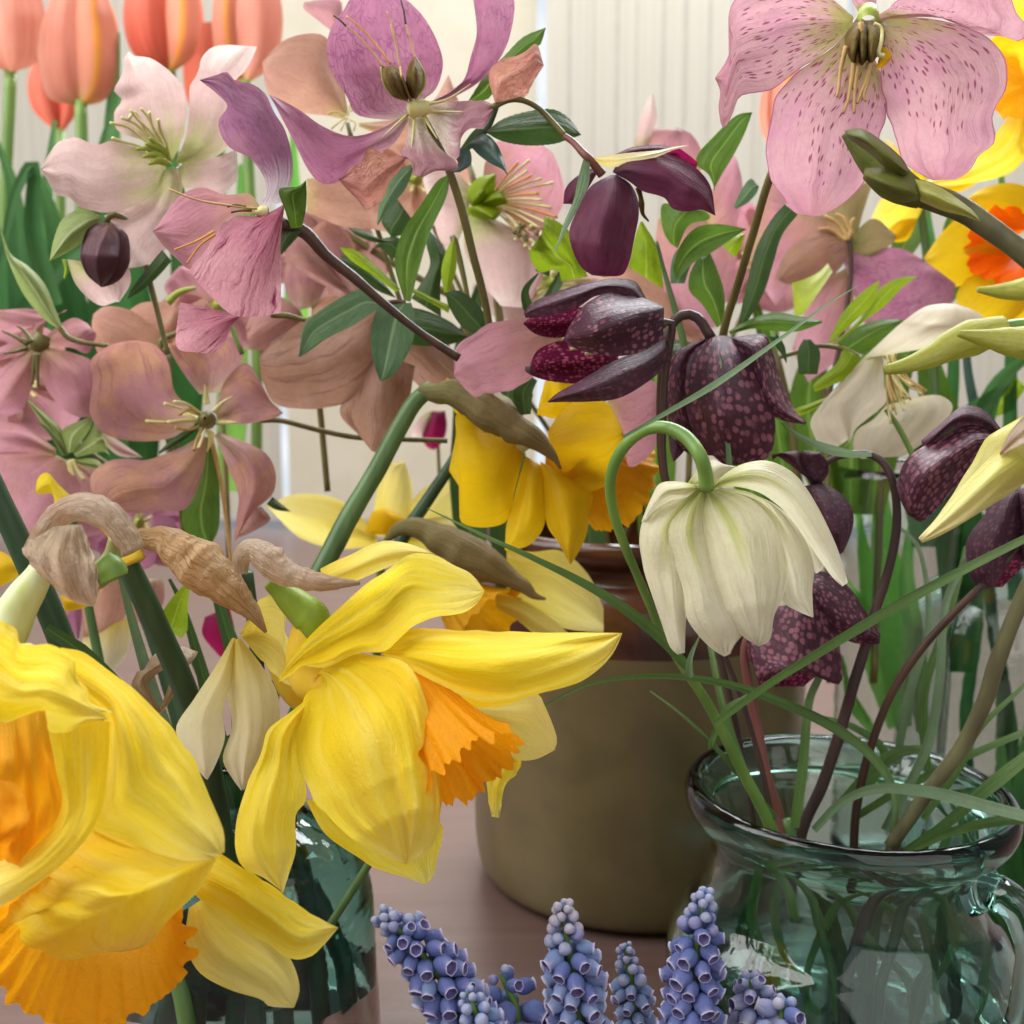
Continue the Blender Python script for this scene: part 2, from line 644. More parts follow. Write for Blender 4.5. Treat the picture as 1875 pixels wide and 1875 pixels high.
def box_mesh(name, x0, x1, y0, y1, z0, z1):
    me = bpy.data.meshes.new(name)
    v = [(x, y, z) for x in (x0, x1) for y in (y0, y1) for z in (z0, z1)]
    f = [(0, 1, 3, 2), (4, 6, 7, 5), (0, 4, 5, 1), (2, 3, 7, 6), (0, 2, 6, 4), (1, 5, 7, 3)]
    me.from_pydata(v, [], f)
    return me


def turned(name, profile, ns=64, wob=0.0, n=None):
    """upright turned form; profile (r, z)"""
    pr = spline(np.array(profile, float), n or len(profile) * 6)
    th = np.linspace(0, 2 * np.pi, ns, endpoint=False)
    r = np.maximum(pr[:, 0], 1e-4)[:, None] + 0 * th
    if wob:
        q = smooth_noise((len(pr), ns + 1), 9, 8, nseed())
        q = q[:, :ns] * np.sin(np.pi * np.linspace(0, 1, ns))[None, :] ** .5
        r = r * (1 + wob * q)
    V = np.stack([r * np.cos(th), r * np.sin(th), pr[:, 1][:, None] + 0 * th], -1)
    return grid_mesh(name, V, closed=True)

# ------------------------------------------------------------------ setting: sky, table, window blind
def ray_y(x, y, Y):
    dr = at(x, y, 1.0) - np.array([0, 0, CAM_H])
    return np.array([0, 0, CAM_H]) + dr * (Y / dr[1])


def sky_material():
    g = NT("bright_overcast_sky")
    tc = g.n('ShaderNodeTexCoord')
    f = g.noise(tc.outputs['Object'], 3.0, 4)
    col = g.ramp(f, [(.35, (.55, .62, .66, 1)), (.6, (.86, .92, 1.0, 1))])
    e = g.n('ShaderNodeEmission')
    g.l(col, e.inputs[0])
    e.inputs[1].default_value = 1.05
    g.l(e.outputs[0], g.out.inputs[0])
    return g.m


sky = plain("sky", box_mesh("sky", -3.5, 3.5, 3.0, 3.05, -1.5, 3.0), sky_material())
tag(sky, kind='structure')


def table_material():
    g = NT("pinkish_wood")
    tc = g.n('ShaderNodeTexCoord')
    mp = g.n('ShaderNodeMapping')
    mp.inputs['Scale'].default_value = (3, 40, 3)
    g.l(tc.outputs['Object'], mp.inputs[0])
    n = g.noise(mp.outputs[0], 3.0, 6, .6)
    col = g.ramp(n, [(.2, '#5C463E'), (.55, '#66504A'), (.9, '#705A54')])
    pb = g.n('ShaderNodeBsdfPrincipled')
    g.l(col, pb.inputs['Base Color'])
    pb.inputs['Roughness'].default_value = .32
    pb.inputs['Specular IOR Level'].default_value = .5
    bp = g.n('ShaderNodeBump')
    bp.inputs['Strength'].default_value = .15
    bp.inputs['Distance'].default_value = .001
    g.l(n, bp.inputs['Height'])
    g.l(bp.outputs[0], pb.inputs['Normal'])
    g.l(pb.outputs[0], g.out.inputs[0])
    return g.m


table = plain("table_top", box_mesh("table_top", -1.3, 1.3, -.25, 1.34, -.03, 0), table_material())
tag(table, kind='structure')


def blind_material():
    g = NT("woven_blind_fabric")
    tc = g.n('ShaderNodeTexCoord')
    mp = g.n('ShaderNodeMapping')
    mp.inputs['Scale'].default_value = (1, 1, .01)
    g.l(tc.outputs['Object'], mp.inputs[0])
    n = g.noise(mp.outputs[0], 220, 4, .7)
    n2 = g.noise(mp.outputs[0], 42, 2)
    col = g.mix(g.step(n, .35, .7), lin('#D4CFC3'), lin('#CBC5B7'))
    col = g.mix(g.math('MULTIPLY', g.step(n2, .5, .7), .07), col, lin('#A9A8A0'))
    d = g.n('ShaderNodeBsdfDiffuse')
    g.l(col, d.inputs[0])
    tr = g.n('ShaderNodeBsdfTranslucent')
    g.l(col, tr.inputs[0])
    mx = g.n('ShaderNodeMixShader')
    mx.inputs[0].default_value = .3
    g.l(d.outputs[0], mx.inputs[1])
    g.l(tr.outputs[0], mx.inputs[2])
    g.l(mx.outputs[0], g.out.inputs[0])
    return g.m


M_BLIND = blind_material()
M_BLIND_PLAIN = solid_mat("cream_blind_fabric", '#C8C0AE', '#C2BAA6', 30, .8, .05)
M_GROOVE = solid_mat("blind_cord", '#B4B0A6', '#AAA69C', 80, .8, .05)
BY = 1.25
blind = bpy.data.objects.new("vertical_blind", None)
COL.objects.link(blind)
blind.location = ray_y(1000, 900, BY)
tag(blind, "cream vertical fabric blind with fine grey stripes hanging behind the flowers", "window blind")
xs = [ray_y(x, 150, BY)[0] for x in (505, 983, 1001, 1545, 1563, 2250)]
xs = xs + [ray_y(x, 150, BY)[0] for x in (-300, 487)]


def slat(x0, x1, pleats, mat, y):
    n = max(2, pleats * 8)
    bx = np.linspace(x0, x1, n)
    rel = (np.arange(n) % 8)
    dy = np.where(rel == 0, 0.0, np.where(rel == 1, 0.0, 0.0)) if pleats > 1 else np.zeros(n)
    V = []
    for z in (.012, .75):
        V.append([(bx[i], y + dy[i], z) for i in range(n)])
    for z in (.75, .012):
        V.append([(bx[i], y + dy[i] + .004, z) for i in range(n)])
    V.append(V[0])
    V = np.array(V) - np.array(blind.location)
    me = grid_mesh("slat", V)
    for p in me.polygons:
        p.use_smooth = False
    o = bpy.data.objects.new("slat", me)
    me.materials.append(mat)
    COL.objects.link(o)
    o.parent = blind
    return o


slat(xs[0], xs[1], 1, M_BLIND_PLAIN, BY + .012)
slat(xs[2], xs[3], 13, M_BLIND, BY)
slat(xs[4], xs[5], 13, M_BLIND, BY + .012)
slat(xs[6], xs[7], 9, M_BLIND, BY + .02)
# thin drawn threads in the striped slat
for px in (1041, 1045, 1087, 1128, 1132, 1166, 1212, 1216, 1252, 1256, 1296, 1300, 1338, 1382, 1425, 1470):
    x = ray_y(px, 150, BY)[0]
    me = box_mesh("thread", x - .0006, x + .0006, BY - .0004, BY + .0002, .013, .749)
    me.transform(Matrix.Translation(-Vector(blind.location)))
    o = bpy.data.objects.new("thread", me)
    me.materials.append(M_GROOVE)
    COL.objects.link(o)
    o.parent = blind

# ------------------------------------------------------------------ vessels
# stoneware crock
M_CROCK = solid_mat("tan_salt_glaze", '#65583B', '#6E6040', 60, .32, .06, spec=.5)
M_GLAZE = solid_mat("brown_top_glaze", '#3A1E12', '#57301C', 70, .2, .08, spec=.6)
cc = at(1162, 1587, .50)
crock = bpy.data.objects.new("stoneware_crock", None)
COL.objects.link(crock)
crock.location = (cc[0], cc[1], 0)
tag(crock, "tan stoneware crock with brown glazed rim standing on the table", "crock")
CR = .0645
o = plain("body", turned("body", [(.001, .002), (CR * .9, .002), (CR * .95, .004), (CR * .985, .012), (CR, .03), (CR, .07), (CR * .995, .104)], 96), M_CROCK)
o.parent = crock
o = plain("glazed_rim", turned("glazed_rim", [(CR * .995, .104), (CR * .985, .114), (CR * .96, .120), (CR * .90, .126), (CR * .86, .128), (CR * .87, .133), (CR * .93, .136), (CR * .95, .140), (CR * .92, .143), (CR * .86, .142), (CR * .84, .135), (CR * .84, .10), (.001, .098)], 96), M_GLAZE)
o.parent = crock
o['label'] = "dark brown glazed rim"

# squat hand-blown jar
M_JAR = glass_mat("blue_green_hand_blown_glass", '#1FA890', 62, .006, .07, 40, (.72, .93, .88, 1))
jc = at(1568, 1450, .345)
jar = bpy.data.objects.new("glass_jar", None)
COL.objects.link(jar)
jar.location = (jc[0] - .0040, jc[1], 0)
jar.rotation_euler = (0, math.radians(1.2), 0)
tag(jar, "squat blue-green hand-blown glass jar with rolled rim holding the fritillaries", "jar")
JH = jc[2]
jp = [(.001, .0025), (.038, .0025), (.0455, .006), (.0490, .018), (.0505, JH - .056), (.0500, JH - .046), (.0470, JH - .038), (.0425, JH - .033), (.0398, JH - .028), (.0388, JH - .021), (.0390, JH - .013),
      (.0412, JH - .0095), (.0452, JH - .0075), (.0470, JH - .004), (.0470, JH - .0005), (.0455, JH + .0018), (.0430, JH + .0015), (.0400, JH - .002), (.0372, JH - .008), (.0358, JH - .014), (.0356, JH - .022), (.0368, JH - .029), (.0400, JH - .035),
      (.0445, JH - .041), (.0472, JH - .049), (.0474, JH - .058), (.0465, .020), (.042, .010), (.001, .009)]
jp = [(rr * .965, zz) for rr, zz in jp]
o = plain("body", turned("body", jp, 96, .01), M_JAR)
o.parent = jar
# strap handle on the right
ph = math.radians(-47)
hp = np.array([(rr * math.cos(ph), rr * math.sin(ph), zz) for rr, zz in ((.0372, JH - .016), (.044, JH - .0135), (.052, JH - .019), (.0550, JH - .030), (.0540, JH - .043), (.0484, JH - .053))])
C = spline(hp, 30)
V = sweep(C, np.interp(np.linspace(0, 1, 30), [0, .2, .8, 1], [.006, .0045, .0042, .006]), 14, .05)
o = plain("handle", grid_mesh("handle", V, closed=True), M_JAR)
o.parent = jar

# water in the jar
gw = NT("jar_water")
pb = gw.n('ShaderNodeBsdfPrincipled')
pb.inputs['Base Color'].default_value = (.93, .97, .93, 1)
pb.inputs['Roughness'].default_value = 0
pb.inputs['IOR'].default_value = 1.33
pb.inputs['Transmission Weight'].default_value = 1
gw.l(pb.outputs[0], gw.out.inputs[0])
o = plain("water", turned("water", [(.001, .0092), (.0402, .0102), (.0446, .0202), (.0452, .0300), (.0449, .0306), (.001, .0303)], 64), gw.m, (jc[0] - .0040, jc[1], 0))
tag(o, kind='structure')

# dark teal vase at lower left
M_VASE = glass_mat("teal_glass", '#2FA79A', 150, .01, .14, 45, (.6, .86, .82, 1))
vc = at(455, 1640, .335)
vase = bpy.data.objects.new("glass_vase", None)
COL.objects.link(vase)
vase.location = (vc[0], vc[1], 0)
tag(vase, "dark teal round-shouldered glass vase under the large yellow daffodils", "vase")
vz = vc[2]
vp = [(.001, .002), (.031, .002), (.0335, .006), (.0340, vz - .010), (.0332, vz + .002), (.029, vz + .014), (.020, vz + .022), (.014, vz + .026), (.0135, vz + .038), (.0155, vz + .041), (.0125, vz + .041),
      (.0115, vz + .026), (.0185, vz + .019), (.0275, vz + .011), (.031, vz), (.0315, .009), (.001, .007)]
o = plain("body", turned("body", vp, 72, .008), M_VASE)
o.parent = vase

# pale tall bottle behind the jar, right
M_BOT = glass_mat("pale_aqua_glass", '#7FC8BA', 70, .01, .16, 40)
bc = at(1800, 1250, .47)
bot = bpy.data.objects.new("glass_bottle", None)
COL.objects.link(bot)
bot.location = (bc[0], bc[1], 0)
tag(bot, "tall pale aqua glass bottle behind the jar at the right edge", "bottle")
bz = at(1800, 1080, .47)[2]
bp_ = [(.001, .002), (.028, .002), (.0305, .008), (.0315, .05), (.0305, bz - .016), (.026, bz - .002), (.018, bz + .006), (.012, bz + .013), (.0108, bz + .024), (.0128, bz + .027), (.0098, bz + .027),
       (.009, bz + .011), (.0235, bz - .004), (.0278, bz - .018), (.0285, .05), (.027, .008), (.001, .006)]
o = plain("body", turned("body", bp_, 72, .01), M_BOT)
o.parent = bot

# pale upright glass holding the hyacinth leaves
M_PALE = glass_mat("pale_clear_glass", '#9AD8CC', 40, .01, .1, 40)
gc = at(1632, 1250, .465)
pv = bpy.data.objects.new("glass_vase", None)
COL.objects.link(pv)
pv.location = (gc[0], gc[1], 0)
tag(pv, "pale aqua upright glass with green hyacinth leaves, behind the dark hooked stalk", "vase")
o = plain("body", turned("body", [(.001, .002), (.017, .002), (.0195, .006), (.0205, .03), (.0215, .09), (.0225, .150), (.0235, .166), (.0225, .1675), (.0212, .166), (.0205, .150), (.0195, .09), (.0185, .03), (.016, .009), (.001, .008)], 64, .008), M_PALE)
o.parent = pv

# ------------------------------------------------------------------ plant materials
YEL = petal_mat("daffodil_yellow", [(0, '#F3D41C'), (.35, '#F9DF2E'), (.75, '#FAE650'), (1, '#FAEE90')], .46, .55, vein=('#E8C81E', .35), mott=('#FAEC74', .55), bump=.5, fine=24, dirt=.3, streak=True)
YELPALE = petal_mat("daffodil_pale_yellow", [(0, '#E6CC3C'), (.5, '#EEDF74'), (1, '#F1E494')], .46, .55, vein=('#DCC65A', .3), mott=('#F2E89E', .4), bump=.3, fine=26, dirt=.3, streak=True)
YELDEEP = petal_mat("daffodil_deep_yellow", [(0, '#D6A90E'), (.5, '#E6BE12'), (1, '#E9C82A')], .46, .5, vein=('#CC9F0A', .3), bump=.25, fine=30, dirt=.3, streak=True)
CREAM = petal_mat("faded_cream_petal", [(0, '#DFC95C'), (.35, '#E6DCA6'), (1, '#E3DCC6')], .46, .5, vein=('#D3C48A', .4), bump=.35, fine=36, dirt=.3, streak=True)
ORANGE = petal_mat("corona_orange", [(0, '#FBC032'), (.5, '#FDB81E'), (1, '#FDAE14')], .52, .55, vein=('#F5A010', .4), bump=.45, fine=60, dirt=.3)
ORED = petal_mat("corona_red_orange", [(0, '#F07A06'), (1, '#F26A08')], .4, .5, vein=('#E05A06', .4), bump=.4, fine=50)
GOLD = petal_mat("corona_gold", [(0, '#D89C0C'), (1, '#E2A60E')], .4, .5, vein=('#C98A0A', .4), bump=.4, fine=50)
WHITE = petal_mat("white_fritillary", [(0, '#98A440'), (.08, '#C9CB84'), (.22, '#E4E0C0'), (1, '#EAE5D0')], .46, .5, vein=('#CFCBA0', .55), mid=('#B9BE62', .13, .75, .62), bump=.5, fine=20, mott=('#DED8BA', .55), dirt=.5, streak=True)
FRIT = petal_mat("chequered_fritillary", [(0, '#412A38'), (.5, '#4A2836'), (1, '#4C2636')], .16, .5, check=('#945E6C', .8, 13, 17), vein=('#33202C', .4), bump=.5, fine=22, spec=.3)
FRITIN = petal_mat("fritillary_inside", [(0, '#581632'), (1, '#641C3A')], .35, .45, check=('#B45C76', .8, 15, 20), bump=.3, fine=22)
FRITDK = petal_mat("dark_fritillary", [(0, '#43303A'), (.5, '#4C2E3C'), (1, '#4E2A3A')], .2, .6, check=('#80505E', .6, 14, 20), vein=('#2F1E28', .45), mott=('#5E3C4A', .5), bump=.5, fine=18, spec=.3)
HPURP = petal_mat("hellebore_mauve", [(0, '#CFC9A0'), (.1, '#C2A0A4'), (.3, '#AC6C88'), (1, '#B67C96')], .43, .55, net=('#7F4670', .6, 15), vein=('#8E547C', .4), mott=('#BC8C9A', .6), bump=.4, fine=24)
HSALM = petal_mat("hellebore_salmon_back", [(0, '#C48676'), (.5, '#CE9480'), (1, '#CC9088')], .43, .55, net=('#965052', .6, 11), vein=('#A05A58', .6), mott=('#DAAC90', .7), bump=.5, fine=16)
HBASE = petal_mat("hellebore_mauve_white_eye", [(0, '#E2DDB8'), (.3, '#DACABC'), (.5, '#B98A94'), (1, '#BC8C94')], .5, .55, net=('#8E5A70', .5, 13), vein=('#A0707E', .4), mott=('#C8A094', .4), bump=.35, fine=22)
HPALE = petal_mat("hellebore_blush", [(0, '#98A552'), (.2, '#B7B482'), (.42, '#CBAEA6'), (.75, '#DABFBA'), (1, '#E4D8CE')], .5, .55, mott=('#D6B4B0', .6), vein=('#BE9A9A', .35), bump=.25, fine=20)
HVEIN = petal_mat("hellebore_veined_pink", [(0, '#A94E6C'), (.25, '#C67C90'), (1, '#D69CA6')], .43, .55, net=('#8A3458', .2, 12), vein=('#84284E', 1.0), mott=('#DDA8AC', .5), bump=.5, fine=15)
HMAUVE2 = petal_mat("hellebore_mauve_sweep", [(0, '#ECE8E6'), (.14, '#D9CAD4'), (.3, '#A2708F'), (1, '#A67090')], .43, .55, net=('#7E4668', .55, 13), vein=('#8A5074', .45), mott=('#B4828E', .6), bump=.4, fine=22)
HPINK = petal_mat("hellebore_pink", [(0, '#A89A60'), (.2, '#BE8C84'), (.5, '#C68C98'), (1, '#CE9AA8')], .46, .55, mott=('#BC8E80', .6), vein=('#A0667A', .5), bump=.4, fine=18)
HDUSK = petal_mat("hellebore_dusky", [(0, '#C8BE9C'), (.14, '#B8968C'), (.4, '#AC7A80'), (1, '#BA887C')], .45, .55, mott=('#C29474', .85), vein=('#8E5A5E', .5), bump=.4, fine=18)
HPEACH = petal_mat("hellebore_peach", [(0, '#A89858'), (.2, '#BE9078'), (1, '#C69686')], .45, .55, mott=('#CFA48C', .6), vein=('#A87468', .4), bump=.35, fine=18)
HTAN = petal_mat("hellebore_tan_back", [(0, '#8E6850'), (.4, '#A8806A'), (1, '#AE8870')], .43, .58, vein=('#7C5048', .75), mott=('#BA968A', .6), bump=.45, fine=16)
HBROWNP = petal_mat("hellebore_brown_pink", [(0, '#9C706A'), (1, '#B88A80')], .43, .55, vein=('#8A5454', .6), mott=('#C49C90', .5), bump=.35, fine=16)
HDARK = petal_mat("hellebore_plum", [(0, '#503443'), (.3, '#5E2C43'), (1, '#571E37')], .3, .62, vein=('#431428', .5), mott=('#6E3F50', .5), bump=.35, fine=18)
HMAG = petal_mat("hellebore_magenta", [(0, '#7A1440'), (1, '#8C1648')], .5, .45, bump=.2)
HSPOT = petal_mat("hellebore_spotted", [(0, '#A0A450'), (.16, '#B4A870'), (.3, '#D4A6AC'), (.75, '#D9A8B0'), (1, '#CE949C')], .43, .55, spots=('#84284E', .14, .72), edge=('#A64A7C', .035), vein=('#BC7E96', .5), mott=('#D090AE', .55), bump=.35, fine=34)
HCREAM = petal_mat("hellebore_cream", [(0, '#D6D2A0'), (.3, '#E8E0CA'), (1, '#E8DCC6')], .5, .55, mott=('#DCCEB6', .5), vein=('#D4C8AC', .3), bump=.22, fine=20, dirt=.3, streak=True)
HLIME = petal_mat("hellebore_lime", [(0, '#A0B038'), (.5, '#BCCB62'), (1, '#DCE2A0')], .5, .45, bump=.2)
LEAF = petal_mat("leaf_mid_green", [(0, '#5A7824'), (1, '#567A2E')], .42, .45, rib=('#86A650', .05), mott=('#44641F', .5), bump=.4, fine=20, spec=.35)
LEAFDK = petal_mat("leaf_dark_green", [(0, '#3C5424'), (1, '#3A562A')], .34, .42, rib=('#5C7840', .05), mott=('#2C4820', .5), bump=.4, fine=20, spec=.4)
LEAFLM = petal_mat("leaf_lime_green", [(0, '#86A01C'), (1, '#94AC24')], .45, .4, rib=('#A8BC4C', .05), mott=('#76921C', .5), bump=.3, fine=20)
LEAFGY = petal_mat("leaf_grey_green", [(0, '#587452'), (1, '#5E7E58')], .3, .5, rib=('#8EA67C', .06), mott=('#4C6A4A', .6), bump=.4, fine=20)
LEAFPL = petal_mat("leaf_pale_green", [(0, '#8A9A5C'), (1, '#9CAE66')], .4, .42, rib=('#C4CFA0', .07), mott=('#7A9050', .5), bump=.3, fine=20)
LEAFBL = petal_mat("leaf_blue_green", [(0, '#3E5A50'), (1, '#48625A')], .25, .3, mott=('#2E4640', .5), bump=.3, fine=20, spec=.5)
BLADE = petal_mat("blade_green", [(0, '#56763A'), (.6, '#587642'), (1, '#86A46E')], .36, .45, vein=('#3E5A2A', .7), mott=('#6A8448', .5), bump=.5, fine=14, streak=True)
BLADEGY = petal_mat("blade_grey_green", [(0, '#647C58'), (1, '#8FA886')], .3, .42, vein=('#55704C', .5), bump=.4, fine=14)
TULLEAF = petal_mat("tulip_leaf", [(0, '#3A6632'), (.6, '#3E6E3A'), (1, '#56824A')], .42, .5, vein=('#2C5028', .5), bump=.25, fine=26)
HYLEAF = petal_mat("hyacinth_leaf", [(0, '#8CBC5A'), (.5, '#74AE48'), (1, '#5E9E40')], .5, .45, vein=('#4F8E38', .5), bump=.2, fine=20)
PAPER = petal_mat("papery_spathe", [(0, '#BC9A66'), (.4, '#D8B484'), (1, '#DAB68E')], .52, .45, vein=('#94724A', .7), net=('#8A6840', .3, 12), mott=('#EAD6B4', .6), bump=1.0, fine=46, spec=.4)
PAPERPK = petal_mat("pale_papery_spathe", [(0, '#D8C2A4'), (.5, '#E2CAB2'), (1, '#D8B494')], .54, .4, vein=('#A08262', .65), net=('#96744F', .25, 12), mott=('#F0E4D6', .6), bump=1.0, fine=50, spec=.45)
SPGREEN = petal_mat("green_brown_spathe", [(0, '#8C8A50'), (.4, '#93835A'), (1, '#A08A60')], .35, .5, vein=('#6C6640', .6), mott=('#8A7A50', .5), bump=.6, fine=30)
STEM = solid_mat("stem_green", '#3F5C2E', '#567440', 120, .42, .15, (1, 1, .15))
STEMDK = solid_mat("stem_dark_green", '#2A4228', '#38543A', 120, .4, .15, (1, 1, .15))
STEMLT = solid_mat("stem_light_green", '#5E8038', '#759646', 120, .42, .15, (1, 1, .15))
STEMBR = solid_mat("stem_brown", '#3E2A22', '#54382C', 160, .45, .2, (1, 1, .2))
STEMOL = solid_mat("stem_olive", '#5A5228', '#6E6836', 160, .45, .2, (1, 1, .2))
STEMRED = solid_mat("stem_reddish", '#6E3E34', '#84504A', 160, .45, .2, (1, 1, .2))
STEMPUR = solid_mat("stem_purple_brown", '#3A2A2A', '#4C3834', 160, .4, .2, (1, 1, .2))
STEMGB = solid_mat("stem_green_brown", '#6C6A48', '#585238', 160, .5, .3, (1, 1, .3))
OVARY = solid_mat("ovary_green", '#7C9428', '#8CA638', 140, .45, .15)
OVARYOL = solid_mat("ovary_olive", '#8C8C44', '#9C9A58', 140, .5, .2)
TUBEY = solid_mat("flower_tube_yellow", '#D8B42A', '#E0C040', 90, .5, .1)
TUBEGR = solid_mat("flower_tube_green_white", '#B4BC58', '#D6DCB0', 70, .45, .15, (1, 1, .4))
POD = solid_mat("seed_pod_brown", '#54401F', '#6E6030', 260, .75, .5, spec=.1)
PODGR = solid_mat("seed_pod_green", '#8C9A34', '#A0AC48', 220, .5, .2)
STAM = solid_mat("stamen_tan", '#B08A50', '#C09C64', 300, .5, .1)
STAMDK = solid_mat("stamen_dark", '#30201C', '#40302A', 300, .5, .1)
STAMYL = solid_mat("stamen_cream", '#CFC47C', '#D8D09A', 300, .5, .1)
STAMOR = solid_mat("stamen_orange", '#C88838', '#D09A50', 300, .5, .1)
NECT = solid_mat("nectary_cream", '#CFC37C', '#DAD39C', 160, .5, .15)
BUDDK = petal_mat("plum_bud", [(0, '#6A5048'), (.3, '#5A3A40'), (1, '#4A2834')], .12, .45, vein=('#3A2028', .6), bump=.3, fine=14)
BUDCR = petal_mat("cream_bud", [(0, '#C8C058'), (.4, '#D8D084'), (1, '#E6DCA6')], .34, .42, vein=('#A8A844', .55), bump=.3, fine=14, dirt=.3, streak=True)
BUDGR = petal_mat("green_bud", [(0, '#C8C872'), (.5, '#BDBE5C'), (1, '#AEB252')], .38, .5, vein=('#8C9440', .6), mott=('#D2D08A', .5), bump=.3, fine=14, streak=True)
BUDOL = petal_mat("olive_bud", [(0, '#5E6A34'), (.5, '#727A38'), (1, '#66702E')], .25, .42, vein=('#4E5A28', .5), mott=('#7E7A44', .5), bump=.35, fine=12)
TULIP = petal_mat("tulip_apricot", [(0, '#BFA864'), (.14, '#D68E76'), (.6, '#DC937E'), (1, '#E29E86')], .45, .5, vein=('#D07A68', .3), mott=('#E8AE98', .5), bump=.2, fine=26, dirt=.3, streak=True)
TULIPY = petal_mat("tulip_apricot_flame", [(0, '#CDB068'), (.2, '#DE977C'), (1, '#DE977C')], .45, .5, vein=('#D8806A', .35), mid=('#E8A440', .16, .85, 3.0), bump=.2, fine=26, dirt=.3, streak=True)
TULIPR = petal_mat("tulip_coral", [(0, '#B86448'), (.3, '#D26450'), (1, '#DC8068')], .45, .5, vein=('#C44E3A', .4), mott=('#E08A70', .4), bump=.2, fine=26, dirt=.3, streak=True)
MUSC = petal_mat("muscari_violet_blue", [(0, '#6A80B8'), (.25, '#5C6CAE'), (.42, '#6870B2'), (.56, '#A09EC8')], .25, .65, bump=.3, fine=12, mott=('#8A9CC8', .7))
MUSCLT = petal_mat("muscari_pale_blue", [(0, '#8AA0C8'), (.25, '#7690C2'), (.42, '#8496C6'), (.56, '#B2B6D4')], .25, .65, bump=.25, fine=12, mott=('#A0B2D4', .6))
MUSCWH = petal_mat("muscari_greyish", [(0, '#A4AECC'), (.3, '#8A94C4'), (.55, '#C4C0D2')], .22, .6, bump=.3, fine=12, mott=('#B8BACC', .5))
MRIM = solid_mat("muscari_white_rim", '#A6A0C8', '#C6C0D6', 700, .7, .2)
MIN = solid_mat("muscari_throat", '#4C4674', '#625C8C', 900, .7, .1)

# ------------------------------------------------------------------ background tulips
t = T("tulip", "apricot tulip with a yellow-flamed front petal, upright beside the left edge", "tulip", .55, "145,190", group="apricot tulips at the back left")
t.P("petal", TULIP, "140,192 80,160 68,90 85,20 130,-60", "150,192 205,165 220,100 212,30 165,-60", b=-9, d=(0, -6, -8, -4))
t.P("petal", TULIP, "142,193 90,180 70,120 72,60 100,-20 118,-55", "146,193 150,150 150,80 148,20 135,-40 120,-58", b=4, d=(0, 6, 8, 5), ld=(0, -6, -6, 0))
t.P("petal", TULIPY, "144,194 140,150 138,80 140,20 150,-50", "150,194 190,185 216,140 218,80 205,20 175,-50", b=5, d=(0, 8, 10, 6), rd=(0, -8, -8, 0))
t.tube("stem", STEMLT, "148,185 150,300 148,420 150,640 170,900", "13 12 12 12 12".split() and (11, 10, 10, 10, 10))
t = T("tulip", "pale apricot tulip cut off by the left edge of the picture", "tulip", .57, "20,130", group="apricot tulips at the back left")
t.P("petal", TULIP, "18,134 -40,100 -50,20 -40,-60", "24,134 72,110 84,40 60,-60", b=9, d=(0, 6, 6, 2))
t.P("petal", TULIP, "18,134 -50,90 -60,0 -20,-60", "24,134 60,90 70,0 30,-60", b=-10, d=-6)
t.tube("stem", STEMLT, "20,128 14,250 8,420 20,800", (11, 10, 10))
t = T("tulip", "coral red tulip standing behind the blush hellebore", "tulip", .60, "312,150", group="apricot tulips at the back left")
t.P("petal", TULIPR, "300,130 245,100 225,30 240,-60", "312,132 318,90 312,20 300,-60", b=5, d=(0, 4, 6))
t.P("petal", TULIPY, "306,132 300,80 303,20 310,-60", "318,132 356,100 368,30 350,-60", b=5, d=(0, 6, 8))
t.P("petal", TULIPR, "300,130 250,60 250,-50", "318,130 370,60 360,-50", b=-10, d=-8)
t.tube("stem", STEMLT, "312,130 318,300 330,600 340,900", (10, 10, 10))
t = T("tulip", "apricot tulip with yellow streak just left of the mauve hellebore", "tulip", .56, "450,150", group="apricot tulips at the back left")
t.P("petal", TULIPY, "440,150 400,110 388,40 400,-60", "450,152 445,90 440,20 440,-60", b=4, d=(0, 5, 6))
t.P("petal", TULIP, "446,152 430,90 430,20 445,-60", "456,152 500,120 518,50 505,-60", b=6, d=(0, 7, 9), rd=(0, -6, -6))
t.P("petal", TULIPR, "440,150 395,60 400,-50", "458,150 510,60 505,-50", b=-10, d=-8)
t.tube("stem", STEMLT, "450,148 455,300 470,600 470,900", (10, 10, 10))
t = T("tulip", "deep coral tulip low behind the blush hellebore petals", "tulip", .61, "400,230", group="apricot tulips at the back left")
t.P("petal", TULIPR, "395,235 350,200 335,120 350,40", "402,235 405,180 400,110 395,40", b=5, d=(0, 4, 6))
t.P("petal", TULIPR, "398,235 398,180 395,110 395,40", "408,235 440,200 450,120 430,40", b=5, d=(0, 4, 6))
t.tube("stem", STEMLT, "402,230 405,400 410,900", (9, 9, 9))
t = T("tulip", "red-orange tulip bud partly hidden behind the first stems at left", "tulip", .62, "110,240", group="apricot tulips at the back left")
t.P("petal", TULIPR, "100,240 60,200 50,150 70,90", "112,242 112,190 105,140 100,90", b=4)
t.P("petal", TULIPR, "106,242 108,190 100,140 100,90", "118,240 142,200 140,150 120,90", b=4)
t.tube("stem", STEMLT, "110,238 112,500 120,900", (9, 9, 9))
t = T("tulip", "white and orange striped tulip peeping from behind the spotted pink hellebore", "tulip", .55, "1440,270")
t.P("petal", TULIP, "1430,285 1398,250 1390,200 1405,140 1430,100", "1440,288 1420,240 1416,180 1425,100", b=3, d=(0, 3, 3))
t.P("petal", TULIPY, "1434,288 1412,240 1408,180 1425,110", "1446,288 1470,240 1480,170 1460,110", b=5, d=(0, 5, 5))
t.tube("stem", STEMLT, "1440,284 1425,500 1400,900", (9, 9, 9))

